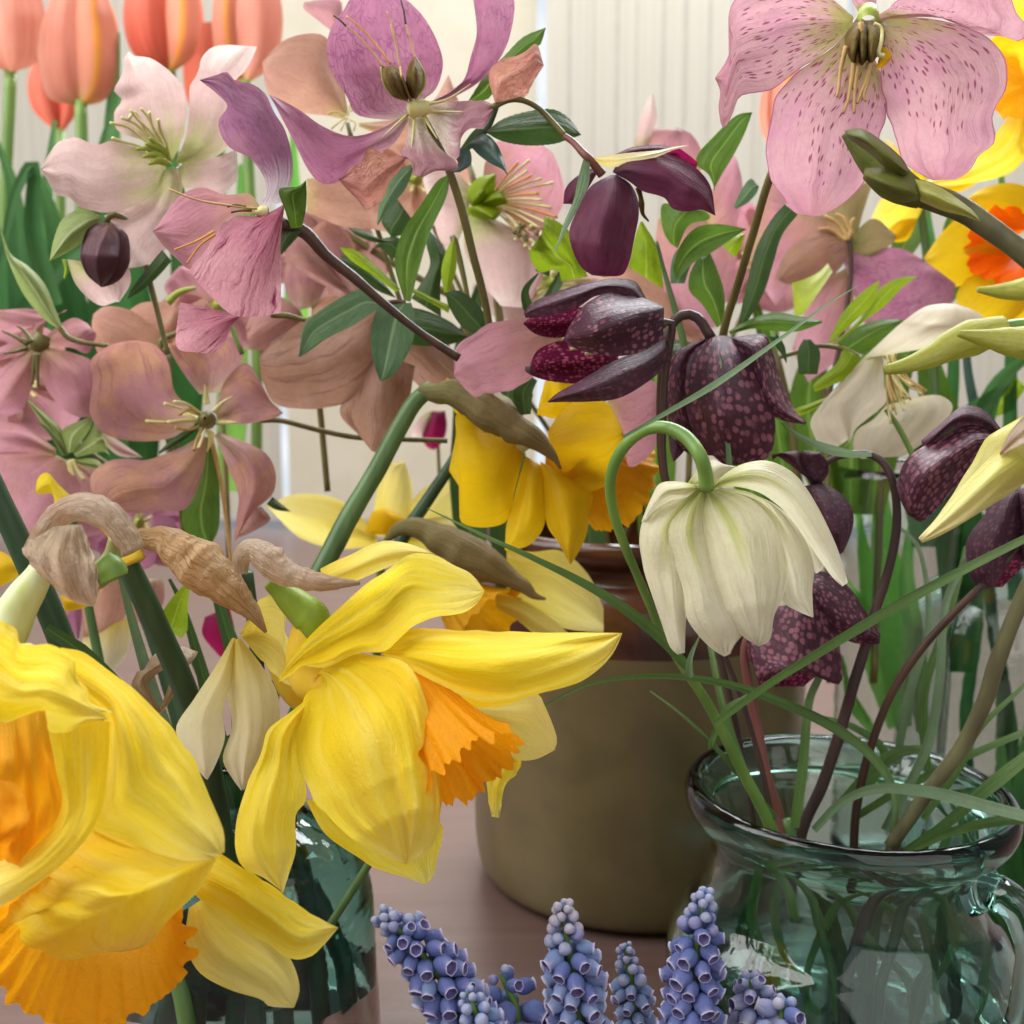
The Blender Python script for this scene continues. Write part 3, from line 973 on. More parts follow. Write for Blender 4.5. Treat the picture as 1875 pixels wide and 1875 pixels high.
f = T("tulip_foliage", "broad dark green tulip leaves massed at the left behind the hellebores", "foliage", .53, "80,900")
for mid, w, dd, m in [("70,900 60,700 40,500 20,330 -10,250", (60, 90, 80, 50, 8), 0, TULLEAF), ("150,900 150,700 120,520 90,380 60,300", (60, 100, 90, 60, 8), -12, TULLEAF),
                      ("200,850 205,640 190,420 195,260 230,150", (60, 95, 85, 60, 6), 4, TULLEAF), ("260,900 260,700 235,500 205,330 215,60", (50, 80, 80, 60, 10), -20, TULLEAF),
                      ("20,900 10,700 60,560 130,470 220,420", (60, 90, 80, 50, 8), 6, TULLEAF), ("330,900 340,640 330,420 300,260 280,120", (50, 70, 70, 50, 8), -26, TULLEAF),
                      ("110,900 100,760 80,600 80,420 100,220", (50, 70, 70, 50, 8), -30, TULLEAF), ("-20,800 0,600 -10,450 -30,320", (60, 80, 70, 10), -5, TULLEAF),
                      ("420,900 430,640 440,420 440,300", (40, 60, 50, 8), -30, HYLEAF), ("540,690 542,500 540,350 536,230", (40, 50, 40, 8), -34, HYLEAF), ("0,480 30,350 60,300 60,420 100,560", (10, 30, 36, 34, 30), 12, TULLEAF)]:
    f.leaf("leaf", m, mid, w, roll=.35, crease=.5, D=dd)

# ------------------------------------------------------------------ hellebores behind
h = T("hellebore", "peach hellebore seen half from behind, left of the mauve flower", "hellebore", .37, "440,610", Z2)
h.P("petal", HPEACH, "440,640 340,620 200,600 40,510 0,350", "460,600 440,480 400,330 330,190 130,210 0,330", b=5, d=(0, 3, 5), relief=.5)
h.P("petal", HPINK, "420,200 300,110 220,40 225,15", "440,190 430,90 420,5 320,0 225,10", b=2, d=-12)
h.P("petal", HPEACH, "240,960 400,940 560,900 640,960", "240,1140 420,1210 600,1230 690,1250", b=4, d=(0, 0, -3), relief=.5)
h.P("petal", HPEACH, "520,660 700,640 900,560 1000,400", "520,680 760,760 960,700 1060,560", b=3, d=-14)
for q in ["450,620 400,600 350,610", "450,630 420,650 370,690", "460,630 440,660 420,700", "460,620 470,560 480,600", "470,640 500,660 490,700"]:
    h.tube("stamen", STAMYL, q, (5, 4, 6), D=4)
h.tube("stem", STEMOL, "460,660 520,900 640,1300 800,1800", (14, 14, 14), D=-6)

h = T("hellebore", "blush pink hellebore facing left with a green cluster of stamens", "hellebore", .34, "930,880", Z1)
h.P("petal", HPALE, "1000,860 1080,860 1200,830 1270,800", "960,900 980,1000 1050,1010 1180,1050 1280,960", b=3, d=(0, -2, -4), relief=.4)
h.P("petal", HPALE, "880,910 820,1020 700,1110 560,1165 640,1200 650,1280", "960,900 980,1000 950,1200 870,1360 780,1420 690,1440", b=4, d=(0, -3, 2), relief=.5, ruf=1)
h.P("petal", HPALE, "940,870 990,750 1015,600 1015,480 1060,400 1080,310 1150,250 1230,240", "980,880 1100,860 1220,790 1300,560 1260,440 1310,390 1380,250", b=-5, d=(0, -2, 4, 8), relief=.5, ruf=1)
h.P("petal", HPALE, "880,880 780,760 640,700 610,600 650,540 610,490 640,420 660,380 660,320 690,275", "930,860 990,700 1000,560 970,450 900,370 800,310 720,300", b=-5, d=(0, -4, 2, 6), relief=.6, ruf=1.2)
h.P("petal", HPALE, "880,880 760,800 700,780 600,750 520,780 400,735 320,760 260,830 220,910", "900,920 830,1030 700,1110 560,1140 420,1110 380,1060 300,1040 250,960 220,910", b=-4, d=(0, 4, 8, 12), relief=.6, ruf=1.2)
for q, m in [("880,860 760,740 680,680 590,660", STAMYL), ("880,860 800,740 720,660 650,630", STAMYL), ("890,850 820,720 740,640 700,590", STAMYL), ("900,850 840,720 790,620 755,580", STAMYL), ("910,850 890,760 860,700 850,640", STAMYL),
             ("880,870 760,790 660,760 600,740", STAMYL), ("890,860 780,700 720,600 690,640", STAMYL), ("900,850 860,740 820,680 800,600", STAMYL)]:
    h.tube("stamen", m, q, (8, 7, 6, 9), d=(0, 6, 10))
for q in ["900,870 820,800 730,800", "900,870 840,830 770,840", "900,860 860,790 800,740", "910,880 850,860 800,880", "905,860 870,800 780,770"]:
    h.tube("carpel", PODGR, q, (14, 24, 8), d=(0, 4, 7))
h.tube("stem", STEMLT, "940,900 1000,1100 1100,1400 1300,1900", (16, 14, 14), D=-8)

h = T("hellebore_bud", "plum coloured round hellebore bud under a pale green leaf at left", "hellebore bud", .33, "560,1200", Z1)
h.lathe("bud", BUDDK, "575,1200", "555,1540", [(0, 20), (.06, 75), (.25, 120), (.5, 130), (.75, 105), (.92, 55), (1, 2)], ns=24)
h.P("sepal", BUDDK, "560,1205 470,1270 435,1370 460,1460 540,1540", "600,1205 640,1280 630,1400 600,1480 548,1542", b=5, d=(3, 9, 8, 3), relief=.5, ns=16)
h.P("leaf", LEAFPL, "545,1160 450,1120 340,1170 290,1280 265,1400", "545,1175 480,1270 400,1330 320,1375 265,1400", b=4, d=(0, 5, 8), relief=.3, serr=.03)
h.P("leaf", LEAFLM, "330,1390 345,1440 340,1490", "355,1390 370,1440 350,1495", b=1)
h.P("petal", HPALE, "360,1390 410,1530 540,1640 620,1620", "560,1420 650,1420 690,1440 700,1520 640,1620", b=3, d=-8, relief=.4)
h.tube("stem", STEMOL, "570,1195 600,1150 700,1200 800,1500 900,1900", (18, 16, 14), D=-10)
h.P("leaf", LEAFDK, "870,1340 780,1450 700,1560 680,1605", "920,1400 850,1480 760,1560 680,1605", b=1, D=-6, serr=.04)

h = T("hellebore", "dusty rose hellebore turned away beside the left edge with a lime bract", "hellebore", .375, "200,370", Z5)
h.P("petal", HPINK, "170,360 60,330 -40,300 -60,220", "230,340 240,280 360,195 330,215 150,190 -40,200", b=4, d=(0, -3, 2), relief=.5, ruf=1)
h.P("petal", HPINK, "220,360 330,270 400,240 470,270", "240,400 380,400 470,430 520,330", b=4, d=-3, relief=.4)
h.P("petal", HPINK, "170,400 60,470 -40,560 -60,700", "195,420 200,520 170,620 110,740 20,770 -60,760", b=5, d=(0, 3, 3), relief=.6)
h.P("petal", HPINK, "205,420 240,600 300,690 350,740 420,775", "260,400 400,430 500,480 520,600 500,770", b=5, d=(0, 3, 2), relief=.6)
h.P("petal", HPINK, "130,370 50,380 -60,420", "160,400 60,450 -60,480", b=2, d=1)
for q in ["190,430 180,520 170,600", "200,430 200,530 205,610", "150,380 80,340 10,310", "170,370 130,310 90,280", "150,400 80,420 20,430"]:
    h.tube("rib", STEMOL, q, (16, 12, 5), D=6)
h.lathe("flower_base", STEMOL, "230,330", "190,420", [(0, 40), (.5, 55), (1, 30)])
h.P("bract", LEAFPL, "330,310 240,250 130,120 40,-80 0,-230", "340,300 300,200 240,60 150,-40 60,-100 5,-240", b=3, d=(8, 12, 14, 14), relief=.4)
h.tube("stem", STEMOL, "320,290 360,340 440,370 580,390", (16, 14, 12), D=8)
h.tube("stem", STEMOL, "580,390 700,500 900,900 1000,1500", (12, 12, 12), d=(8, -10))

h = T("hellebore", "rose pink hellebore with green central bracts above the left daffodil", "hellebore", .385, "360,980", Z5)
h.P("petal", HPINK, "300,940 150,830 0,790 -60,760", "300,990 150,960 0,960 -60,960", b=3, d=2, relief=.5)
h.P("petal", HPINK, "310,980 200,950 0,960 -60,980 -40,1250 150,1420", "370,1010 460,1080 620,1240 700,1330 450,1420 200,1440", b=6, d=(0, 4, 4), relief=.7)
h.P("petal", HPINK, "420,1010 600,1080 700,1130", "400,1050 560,1240 720,1350", b=3, d=-4)
h.P("petal", HPALE, "540,830 640,900 760,985", "560,920 640,980 770,990", b=3, d=-8)
h.P("petal", HMAG, "620,1260 660,1240 700,1250", "600,1340 660,1400 700,1360", b=2, d=-12)
for L, R in [("350,980 280,880 140,680", "370,970 330,840 165,690"), ("350,970 330,850 480,770", "390,960 480,840 500,780"), ("390,960 480,860 510,780", "410,990 560,960 590,980"), ("340,980 220,820 90,750", "360,980 260,830 95,760"), ("380,1000 520,1000 570,1060", "390,1010 460,1040 560,1060")]:
    h.P("bract", LEAFPL, L, R, b=3, d=(2, 5, 8), relief=.4)
for q in ["380,1000 390,1080 400,1150", "390,1000 430,1080 450,1110", "370,1010 380,1100 385,1150"]:
    h.tube("stamen", STAMYL, q, (12, 10, 8), D=5)
h.tube("stem", STEMOL, "370,1000 420,1300 460,1700", (14, 14, 14), D=-8)

h = T("hellebore", "dusky brown-pink hellebore facing the viewer above the dry spathes", "hellebore", .36, "1110,790", Z5)
h.P("petal", HDUSK, "1070,650 1000,560 930,450 900,380", "1180,640 1260,540 1310,440 1290,360 1100,330", b=-4, d=(0, -4, -4), relief=.5)
h.P("petal", HDUSK, "1050,750 940,640 900,470 830,385 740,362", "1040,830 900,890 700,900 540,850 480,740 490,640 500,560 480,480 580,390 680,362", b=-6, d=(0, 2, 7, 6), relief=.7)
h.P("petal", HDUSK, "1150,720 1220,560 1320,480 1400,590 1450,690", "1170,805 1300,810 1420,790 1490,770 1520,750", b=-4, d=(0, 1, 5), relief=.6)
h.P("petal", HDUSK, "1080,870 1000,920 850,980 780,1000 600,1000 500,1060 485,1140 510,1215", "1110,880 1095,1050 1050,1180 980,1270 850,1278 720,1290 600,1260", b=4, d=(0, 4, 8), relief=.7, ruf=1)
h.P("petal", HDUSK, "1150,870 1230,1060 1280,1200 1270,1300 1255,1440", "1170,850 1300,900 1430,970 1480,1080 1460,1190 1380,1260 1300,1360", b=4, d=(0, 4, 5), M="1160,865 1330,1000 1360,1150 1320,1280 1270,1430", md=(0, 3, 5), relief=.5)
h.P("petal", HBROWNP, "1370,1265 1330,1320 1270,1400", "1400,1250 1450,1320 1350,1390 1262,1425", b=2, d=2, D=-2)
for q in ["1110,780 1000,700 930,690", "1110,780 960,800 780,795", "1100,770 1010,730 960,760", "1100,790 980,790 900,800", "1110,800 1060,880 1040,950", "1120,790 1080,900 1065,940", "1090,770 980,730 880,700", "1100,800 1020,840 940,830"]:
    h.tube("stamen", STAMYL if rng.random() < .5 else STAM, q, (9, 7, 9), d=(0, 7))
for q in ["1110,700 1105,640 1100,600", "1150,740 1200,690 1250,660", "1170,800 1230,800 1280,800", "1130,850 1130,900 1110,960", "1060,790 1020,760 980,760"]:
    h.tube("nectary", NECT, q, (34, 26, 4), d=(0, 1, 1), flat=.5)
h.lathe("eye", STEMOL, "1110,790", "1100,780,6", [(0, 50), (.6, 40), (1, 10)])
h.tube("stem", STAM, "1130,870 1190,1150 1240,1560", (13, 10, 10), D=-3)
h.tube("stem", STEMOL, "1400,790 1500,790 1700,840 1900,880 2100,890 2400,900", (16, 16, 15, 15), D=-14)
h.P("leaf", LEAF, "1110,880 1030,1150 975,1280 1000,1400 1120,1465", "1130,890 1170,1100 1180,1250 1170,1380 1125,1470", b=2, d=-4)
h.P("leaf", LEAFDK, "1040,820 950,870 850,960", "1060,840 980,900 855,970", b=1, d=2)
h.P("leaf", LEAFDK, "1460,1200 1500,1230 1555,1275", "1430,1240 1480,1270 1560,1280", b=1, d=-6)

h = T("hellebore", "creamy peach hellebore petals below the plum bud, mostly hidden", "hellebore", .385, "880,620", Z5)
h.P("petal", HPEACH, "880,330 700,200 560,180 500,220", "900,640 700,620 520,420 490,280", b=6, d=2, relief=.6)
h.P("petal", HPEACH, "640,240 760,160 900,150 960,120", "660,330 850,420 900,420 960,300", b=4, d=-2, relief=.5)
h.P("petal", HDUSK, "890,330 900,240 1000,180 1100,130", "920,400 1020,400 1100,300 1140,200", b=3, d=-3)
h.tube("stamen", STEMOL, "860,420 870,360 930,330 960,320", (16, 18, 14), D=6)
h.tube("stamen", STEMOL, "880,420 900,400 950,380", (14, 16, 10), D=8)
h.tube("stamen", PODGR, "900,160 950,110 1000,90 1050,80", (20, 22, 10), D=3)
h.tube("stem", STEMOL, "900,420 930,800 1000,1400", (12, 12), D=-10)

h = T("hellebore", "tan faded hellebore hanging with its back to the viewer under grey-green leaves", "hellebore", .37, "680,600")
h.P("petal", HTAN, "690,560 620,560 540,595 490,635 475,650", "700,600 690,680 640,735 560,750 500,735 478,690", b=6, d=(0, 2, 5), relief=.7, ruf=1)
h.P("petal", HTAN, "680,650 650,700 622,755 660,800", "760,670 750,730 735,790 692,828", b=5, d=(0, 2, 2), M="705,650 695,720 690,780 680,825", md=3, relief=.4)
h.P("petal", HTAN, "700,590 780,600 830,650 850,700", "710,640 760,700 800,730 845,720", b=5, d=-4, relief=.6)
h.P("petal", HDUSK, "650,560 600,500 560,450 570,420", "690,550 660,490 640,430 600,400", b=3, d=-6)
h.tube("stem", STEMBR, "690,590 694,640 700,720", (3, 3, 2.5), D=4)
h.tube("stem", STEMBR, "700,585 740,560 830,650 900,800 960,1000", (5, 5, 5, 5), D=-6)
h.P("petal", HBROWNP, "540,385 575,400 600,440 620,490 690,545", "520,480 550,500 610,530 680,560", b=4, d=-8, relief=.5)
h.P("petal", HBROWNP, "555,390 590,390 620,400 640,440", "570,460 610,500 660,530 690,540", b=4, d=-10, relief=.5)

h = T("hellebore", "pale pink hellebore with lime carpels and fanned yellow stamens left of the plum flower", "hellebore", .385, "1180,1090", Z2)
h.P("petal", HPINK, "1180,1000 1200,860 1260,760 1400,765 1500,770", "1350,1180 1500,1240 1620,1080 1600,920 1560,820", b=-5, d=(0, -3, 3), relief=.5)
h.P("petal", HPALE, "1120,1120 1080,1300 1150,1480 1280,1640", "1260,1180 1400,1250 1520,1280 1480,1500 1400,1650", b=4, d=(0, 2, 0), relief=.5)
h.P("petal", HPALE, "1120,1000 1000,900 900,920 860,960", "1110,1160 1020,1330 960,1300 900,1100", b=4, d=-4, relief=.4)
h.P("petal", HPINK, "1280,1160 1400,1300 1420,1500 1400,1640", "1420,1200 1520,1300 1530,1400 1450,1600", b=4, d=-6)
for L, R in [("1130,1100 1100,1040 1150,960 1250,930", "1180,1100 1230,1060 1250,1000 1255,930"), ("1130,1100 1095,1130 1150,1170 1240,1180", "1160,1080 1240,1100 1280,1140 1245,1185"), ("1160,1090 1220,1020 1290,1030", "1170,1110 1240,1110 1320,1090"), ("1120,1100 1100,1060 1140,1010 1190,1010", "1140,1120 1190,1090 1210,1040 1195,1010")]:
    h.P("carpel", LEAFLM, L, R, b=5, d=(2, 6, 6))
for i in range(15):
    a = math.radians(-52 + i * 7.2)
    r = 260 + rng.random() * 130
    h.tube("stamen", STAMYL if i % 3 else STAMOR, f"1210,1080 {1210+.55*r*math.cos(a):.0f},{1080+.55*r*math.sin(a)-10:.0f} {1210+r*math.cos(a):.0f},{1080+r*math.sin(a):.0f}", (7, 5, 8), d=(0, 6, 8))
for i in range(16):
    x, y = 1330 + rng.random() * 150, 1200 + rng.random() * 130
    h.tube("anther", STEMOL if i % 3 else STAMYL, f"{x:.0f},{y:.0f} {x+rng.uniform(-25,25):.0f},{y+rng.uniform(-30,30):.0f}", (12, 10), D=8, nt=5, ns=6)
h.tube("stem", STEMOL, "1200,1180 1240,1500 1300,2000", (16, 14), D=-10)

h = T("hellebore", "pink hellebore flower in the background behind the plum one", "hellebore", .42, "1250,330")
h.P("petal", HPALE, "1160,300 1168,235 1190,175 1195,170", "1180,300 1195,240 1204,215 1196,172", b=1, d=2)
h.P("petal", HPINK, "1165,300 1165,250 1200,235 1245,240", "1280,330 1285,280 1265,245 1235,232", b=4, d=0, relief=.5)
h.P("petal", HPINK, "1290,380 1320,320 1345,285 1352,300", "1300,440 1340,420 1360,370 1358,325", b=4, d=-3, relief=.5)
h.P("petal", HPINK, "1205,400 1200,460 1225,560 1260,610", "1290,390 1345,400 1345,500 1310,600", b=5, d=-6, relief=.6)
h.P("petal", HPEACH, "1080,460 1120,540 1180,600 1280,640", "1140,420 1200,500 1280,560 1290,620", b=5, d=-8, relief=.6)
h.tube("stem", STEMOL, "1260,380 1270,600 1260,900", (6, 6), D=-10)

h = T("hellebore", "mauve hellebore seen from behind between the cream flower and the lime leaves", "hellebore", .41, "1560,470")
h.P("petal", HPURP, "1555,490 1540,460 1600,455 1650,455 1690,475", "1560,520 1590,600 1660,620 1740,560 1750,520", b=6, d=(0, 3, 3), relief=.6)
h.P("petal", HPINK, "1550,490 1500,520 1470,580 1450,640", "1565,510 1560,580 1540,650 1480,700", b=5, d=0, relief=.6)
h.P("petal", HPINK, "1450,380 1430,400 1400,440 1380,500", "1560,400 1540,460 1470,500 1420,560", b=4, d=-6, relief=.5)
h.P("petal", HTAN, "1555,430 1500,420 1440,460 1420,510", "1560,460 1530,500 1490,520 1440,520", b=4, d=4, relief=.5)
h.P("petal", SPGREEN, "1560,430 1600,400 1640,430", "1560,460 1600,470 1640,440", b=2, d=3)
h.P("petal", HPINK, "1400,330 1420,330 1440,360", "1370,480 1400,470 1440,420", b=2, d=-10)
h.P("petal", SPGREEN, "1555,440 1500,380 1470,370", "1570,430 1580,390 1600,330", b=3, d=0)
for q in ["1555,440 1535,410 1510,395", "1560,430 1545,400 1530,392", "1555,435 1560,405 1565,400", "1550,440 1520,420 1500,420"]:
    h.tube("stamen", STAM, q, (5, 4, 3), D=6)
h.tube("stem", STEMBR, "1556,420 1558,500 1540,620 1500,800", (4, 5, 5), D=6)

h = T("hellebore", "cream white hellebore with drooping petals and yellow stamens at right", "hellebore", .36, "740,850", ZA)
h.P("petal", HCREAM, "700,860 580,915 700,790 900,610 1080,490 1220,465", "900,860 1100,820 1350,700 1590,640 1520,550 1340,470", b=6, d=(0, 4, 6, 2), relief=.5)
h.P("petal", HCREAM, "600,880 450,1050 260,1250 150,1430 190,1560 330,1650", "735,870 745,1080 750,1280 620,1390 510,1480 480,1560 420,1640", b=5, d=(0, 3, 4), M="680,880 560,1100 400,1300 420,1450 470,1560", md=(0, -2, -3, 0), relief=.5, ruf=1)
h.P("petal", HCREAM, "760,1290 660,1400 520,1500 500,1650 560,1720", "1000,1220 1200,1210 1300,1300 1100,1560 900,1700", b=-4, d=-10, relief=.5)
h.P("petal", HPEACH, "1330,480 1450,520 1590,640", "1350,680 1450,680 1590,645", b=2, d=-3)
for i in range(22):
    x0 = 760 + rng.random() * 60
    x1 = 790 + rng.random() * 330
    y1 = 1390 - (x1 - 790) * .8 + rng.uniform(-120, 60)
    h.tube("stamen", STAMYL if i % 3 else STAM, f"{x0:.0f},{870+rng.random()*60:.0f} {(x0*.5+x1*.5)-20:.0f},{(900+y1)/2+20:.0f} {x1:.0f},{y1:.0f}", (7, 6, 10), d=(-4, -2, 2))
h.tube("nectary", NECT, "790,860 800,920 790,960", (50, 60, 20), D=-6)
h.tube("stem", STEMLT, "760,1320 850,1450 960,1660 1100,2000", (22, 26, 28), D=-3)
h.tube("stem", STEMOL, "-100,900 40,860 200,810 400,830 540,900", (18, 20, 20), D=-4)
h.P("leaf", LEAFLM, "290,790 400,560 560,380 700,280", "320,780 460,650 640,480 710,300", b=1, d=4)
h.P("leaf", LEAFLM, "330,790 560,580 720,340 860,260 1010,245", "350,800 600,600 760,480 900,330 1010,250", b=1, d=2)
h.P("leaf", LEAF, "340,770 520,660 700,600 880,590", "560,880 600,860 760,740 900,620", b=2, d=-4)
h.P("leaf", LEAFLM, "420,830 360,950 170,1130 180,1170", "560,900 500,1000 380,1100 190,1180", b=2, d=1)
h.P("leaf", LEAFLM, "460,900 340,1180 180,1260 10,1320", "470,1000 380,1180 220,1300 60,1380", b=2, d=-2)
h.P("petal", HLIME, "0,300 100,270 220,210 290,140", "20,560 80,560 200,400 330,210", b=3, d=-12)

# ------------------------------------------------------------------ hellebore foliage in the middle
f = T("hellebore_foliage", "toothed green hellebore leaves filling the gap between the flowers", "foliage", .345, "760,560")
f.P("leaf", LEAF, "760,1610 710,1400 750,1250 850,1100 950,950 1000,940", "795,1620 840,1450 900,1250 990,1050 1008,950", D=8, b=-2, relief=.3, ruf=.4) if False else None
g_ = f.z
f.z = Z2
f.P("leaf", LEAF, "760,1610 710,1400 750,1250 850,1100 950,960 1000,940", "795,1620 840,1450 900,1250 990,1050 1008,950", D=14, crease=1.5, b=1, relief=.3)
f.P("leaf", LEAFLM, "740,1550 620,1430 500,1340 415,1325", "720,1570 600,1480 480,1400 415,1330", D=12, b=1, relief=.2)
f.P("leaf", LEAFLM, "975,1570 960,1450 990,1340 1030,1270", "1000,1570 1040,1450 1040,1350 1032,1270", D=4, b=1)
f.P("leaf", LEAFDK, "980,1570 1060,1560 1190,1680 1200,1790", "985,1580 1000,1640 1080,1760 1190,1800", D=6, b=1)
f.P("leaf", LEAFGY, "800,880 700,930 640,1050 615,1200", "810,910 770,1010 680,1120 620,1210", D=12, b=1, serr=.04)
f.P("leaf", LEAFDK, "720,1060 640,1180 690,1270", "800,1170 770,1250 690,1275", D=-8, b=1)
f.P("leaf", LEAFDK, "640,1290 560,1240 460,1220", "700,1300 600,1300 500,1260", D=-6, b=1)
f.P("leaf", LEAFDK, "800,1600 900,1420 880,1300 900,1240", "960,1700 960,1500 1000,1400 920,1260", D=-10, b=2)
f.P("leaf", LEAFDK, "640,1500 520,1380 420,1370", "720,1600 620,1560 440,1420", D=-14, b=2)
f.P("leaf", LEAFDK, "700,1400 640,1330 600,1330", "760,1300 720,1270 640,1280", D=-14, b=1)
f.P("leaf", LEAFLM, "790,1560 860,1600 1000,1680", "800,1540 900,1590 1010,1640", D=-2, b=1)
f.P("leaf", LEAFDK, "620,1700 800,1650 1000,1720 1100,1800", "640,1800 800,1850 1000,1850 1100,1810", D=-18, b=3)
f.z = ZD
f.P("leaf", LEAFGY, "1100,880 960,780 820,830 640,940 540,1030 495,1260", "1110,900 1000,960 880,1040 700,1130 560,1230 500,1265", D=22, b=1.5, crease=2.2, relief=.3, serr=.025, ns=13, nt=40)
f.P("leaf", LEAFGY, "1200,885 1080,900 1030,1000 1012,1150 1040,1330 1075,1430", "1300,875 1330,980 1310,1150 1240,1300 1150,1410 1090,1435", D=24, b=1.5, crease=2, relief=.3, serr=.02, ns=13, nt=40)
f.P("leaf", LEAFDK, "360,390 350,450 365,530", "500,390 450,450 370,535", D=20, b=1)
f.tube("stem", STEMBR, "1110,880 1190,870 1260,880", (16, 18, 20), D=20)
f.tube("stem", STEMOL, "300,960 420,970 540,1000", (26, 24, 16), D=6)
f.tube("stem", STEMOL, "1600,400 1660,620 1720,900", (30, 20, 14), D=-6)
f.z = ZB
f.P("leaf", LEAF, "980,310 920,180 820,100 830,20 960,-130 1180,-330 1300,-350", "960,330 1050,170 1140,20 1240,-180 1300,-345", D=8, b=2, crease=1.5, relief=.3)
f.P("leaf", LEAF, "620,980 690,780 820,640 1000,610 1240,650", "650,1100 800,940 960,850 1120,740 1250,655", D=6, b=1, crease=3, relief=.3)
f.P("leaf", LEAF, "600,780 540,680 530,440 700,470", "660,820 760,620 940,560 900,500 760,480", D=0, b=2, relief=.3)
f.P("leaf", LEAFLM, "240,980 300,700 340,590", "540,1170 520,1000 470,780 360,590", D=4, b=2, relief=.4)
f.P("leaf", LEAF, "1000,1500 870,1300 760,1180 760,1050 820,920", "1060,1450 1060,1200 1000,1000 940,860", D=2, b=3, crease=1)
f.P("leaf", LEAFGY, "600,1120 600,980 640,850 720,780", "720,1120 760,1000 800,920 830,820", D=-2, b=2)
f.P("leaf", LEAFDK, "1180,1460 1260,1100 1340,800 1480,550 1580,440", "1240,1480 1400,1200 1480,950 1560,700 1690,530", D=4, b=2, crease=1)
f.P("leaf", LEAFLM, "1050,800 1100,730 1200,690", "1150,900 1200,820 1240,700", D=-12, b=2)
f.P("leaf", LEAFGY, "1140,470 1200,330 1290,220 1350,280", "1160,480 1260,430 1340,340 1360,285", D=-12, b=1)
f.P("leaf", LEAF, "1100,1530 1300,1420 1500,1370 1700,1400 1900,1440", "1110,1560 1300,1510 1500,1530 1700,1530 1900,1460", D=6, b=2)
f.P("leaf", LEAFDK, "300,1640 600,1600 900,1650 1200,1700", "300,1800 600,1850 900,1900 1200,1850", D=-14, b=3)
f.P("leaf", LEAFDK, "1440,1580 1530,1700 1590,1800", "1520,1560 1580,1660 1600,1800", D=2, b=1)
f.P("leaf", LEAFDK, "1700,1900 1690,1700 1740,1600", "1860,1900 1880,1700 1800,1600", D=-6, b=1)
f.tube("stem", STEM, "480,760 540,1000 610,1250 680,1500 740,1750", (14, 28, 34, 36), D=10)
f.z = Z3
f.P("leaf", LEAFLM, "480,1930 450,1850 330,1870 260,1720 370,1700 440,1720", "660,1900 620,1760 560,1620 470,1530 370,1490 365,1640", D=14, b=2, relief=.8)
f.P("leaf", LEAFDK, "300,1860 340,1700 350,1640", "400,1900 400,1750 380,1650", D=4, b=1)
f.z = ZP

# ------------------------------------------------------------------ mauve hellebore, centre top
h = T("hellebore", "open mauve hellebore with two brown seed pods and long dark styles at top centre", "hellebore", .31, "840,575", Z2)
h.P("petal", HPURP, "890,550 1000,500 1080,430 1120,300 1150,180 1130,-30", "910,560 1050,510 1200,410 1300,270 1345,120 1352,0 1330,-40", b=-4, d=(0, -6, -4, 6), relief=.6, nt=36, M="900,555 1040,470 1140,380 1190,240 1210,100 1190,-35", md=(0, 1, 2, 0))
h.P("petal", HPURP, "770,640 640,640 500,610 455,520 380,400 345,270 370,150 440,50 480,-30", "795,605 870,530 930,480 970,350 950,250 880,110 800,20 720,-40", b=-6, d=(0, -8, -8, 0), relief=.6, nt=36, ns=22)
h.P("petal", HPURP, "780,600 740,630 640,690 480,730 330,680 200,590 90,530 40,510", "785,650 700,780 600,830 450,930 400,980 310,980 240,900 190,800 130,680 40,512", b=4, d=(0, 3, 6, 8), relief=.7, nt=36)
h.P("petal", HBASE, "890,570 1050,545 1190,540 1250,560", "885,610 930,700 990,820 1030,855 1058,840 1060,760 1110,690 1180,690 1240,600", b=3, d=(0, 6, 8), relief=.6, ruf=1.2, ns=20)
h.P("petal", HSALM, "1250,555 1215,420 1230,360 1290,320 1400,285 1470,235 1510,350", "1250,555 1330,535 1420,510 1440,470 1480,400 1512,350", b=5, d=(8, 9, 6), relief=.8, ruf=1)
h.P("petal", HBASE, "790,610 775,750 745,830 800,870 815,940 850,950", "865,610 890,700 960,800 1048,882 1040,912 930,918 855,955", b=3, d=(0, 7, 12), relief=.7, ruf=1.2, ns=20)
h.P("petal", HSALM, "775,840 700,830 640,820 580,790 550,820 540,860 480,890 430,950 410,960", "778,845 740,910 690,970 640,1080 560,1130 530,1090 450,1010 412,965", b=4, d=(8, 11, 12), relief=.8, ruf=1.2, nt=36)
for L, R in [("775,540 700,520 650,450 635,360", "790,530 770,440 740,380 700,350"), ("800,530 770,430 790,340 815,310", "830,530 870,470 870,400 825,310")]:
    h.P("seed_pod", POD, L, R, b=9, d=(2, 6, 5), ns=12)
    h.P("seed_pod", POD, L, R, b=-3, d=(1, 2, 2), ns=10)
h.tube("pod_rib", PODGR, "780,540 700,510 655,450 637,360", (8, 8, 5), d=(3, 6, 5))
h.tube("pod_rib", PODGR, "820,530 865,470 870,400 825,310", (8, 8, 5), d=(3, 6, 5))
h.tube("pod_rib", STAM, "800,545 770,470 745,400 740,360", (8, 8, 5), d=(3, 11, 8))
for q, mt in [("650,360 600,290 520,200 450,140", STAM), ("450,140 420,110 383,83", STAMDK), ("690,345 620,250 540,160 450,85", STAMOR), ("742,370 725,280 700,150 668,60", STAM), ("822,315 800,230 780,160 770,130", STAM), ("770,130 760,60 742,-10", STAMDK), ("740,360 715,230 690,130", STAM)]:
    h.tube("style", mt, q, (6, 5, 4), D=6)
h.lathe("receptacle", NECT, "780,590,4", "900,570,4", [(0, 28), (.3, 46), (.7, 44), (1, 34)], ns=16)
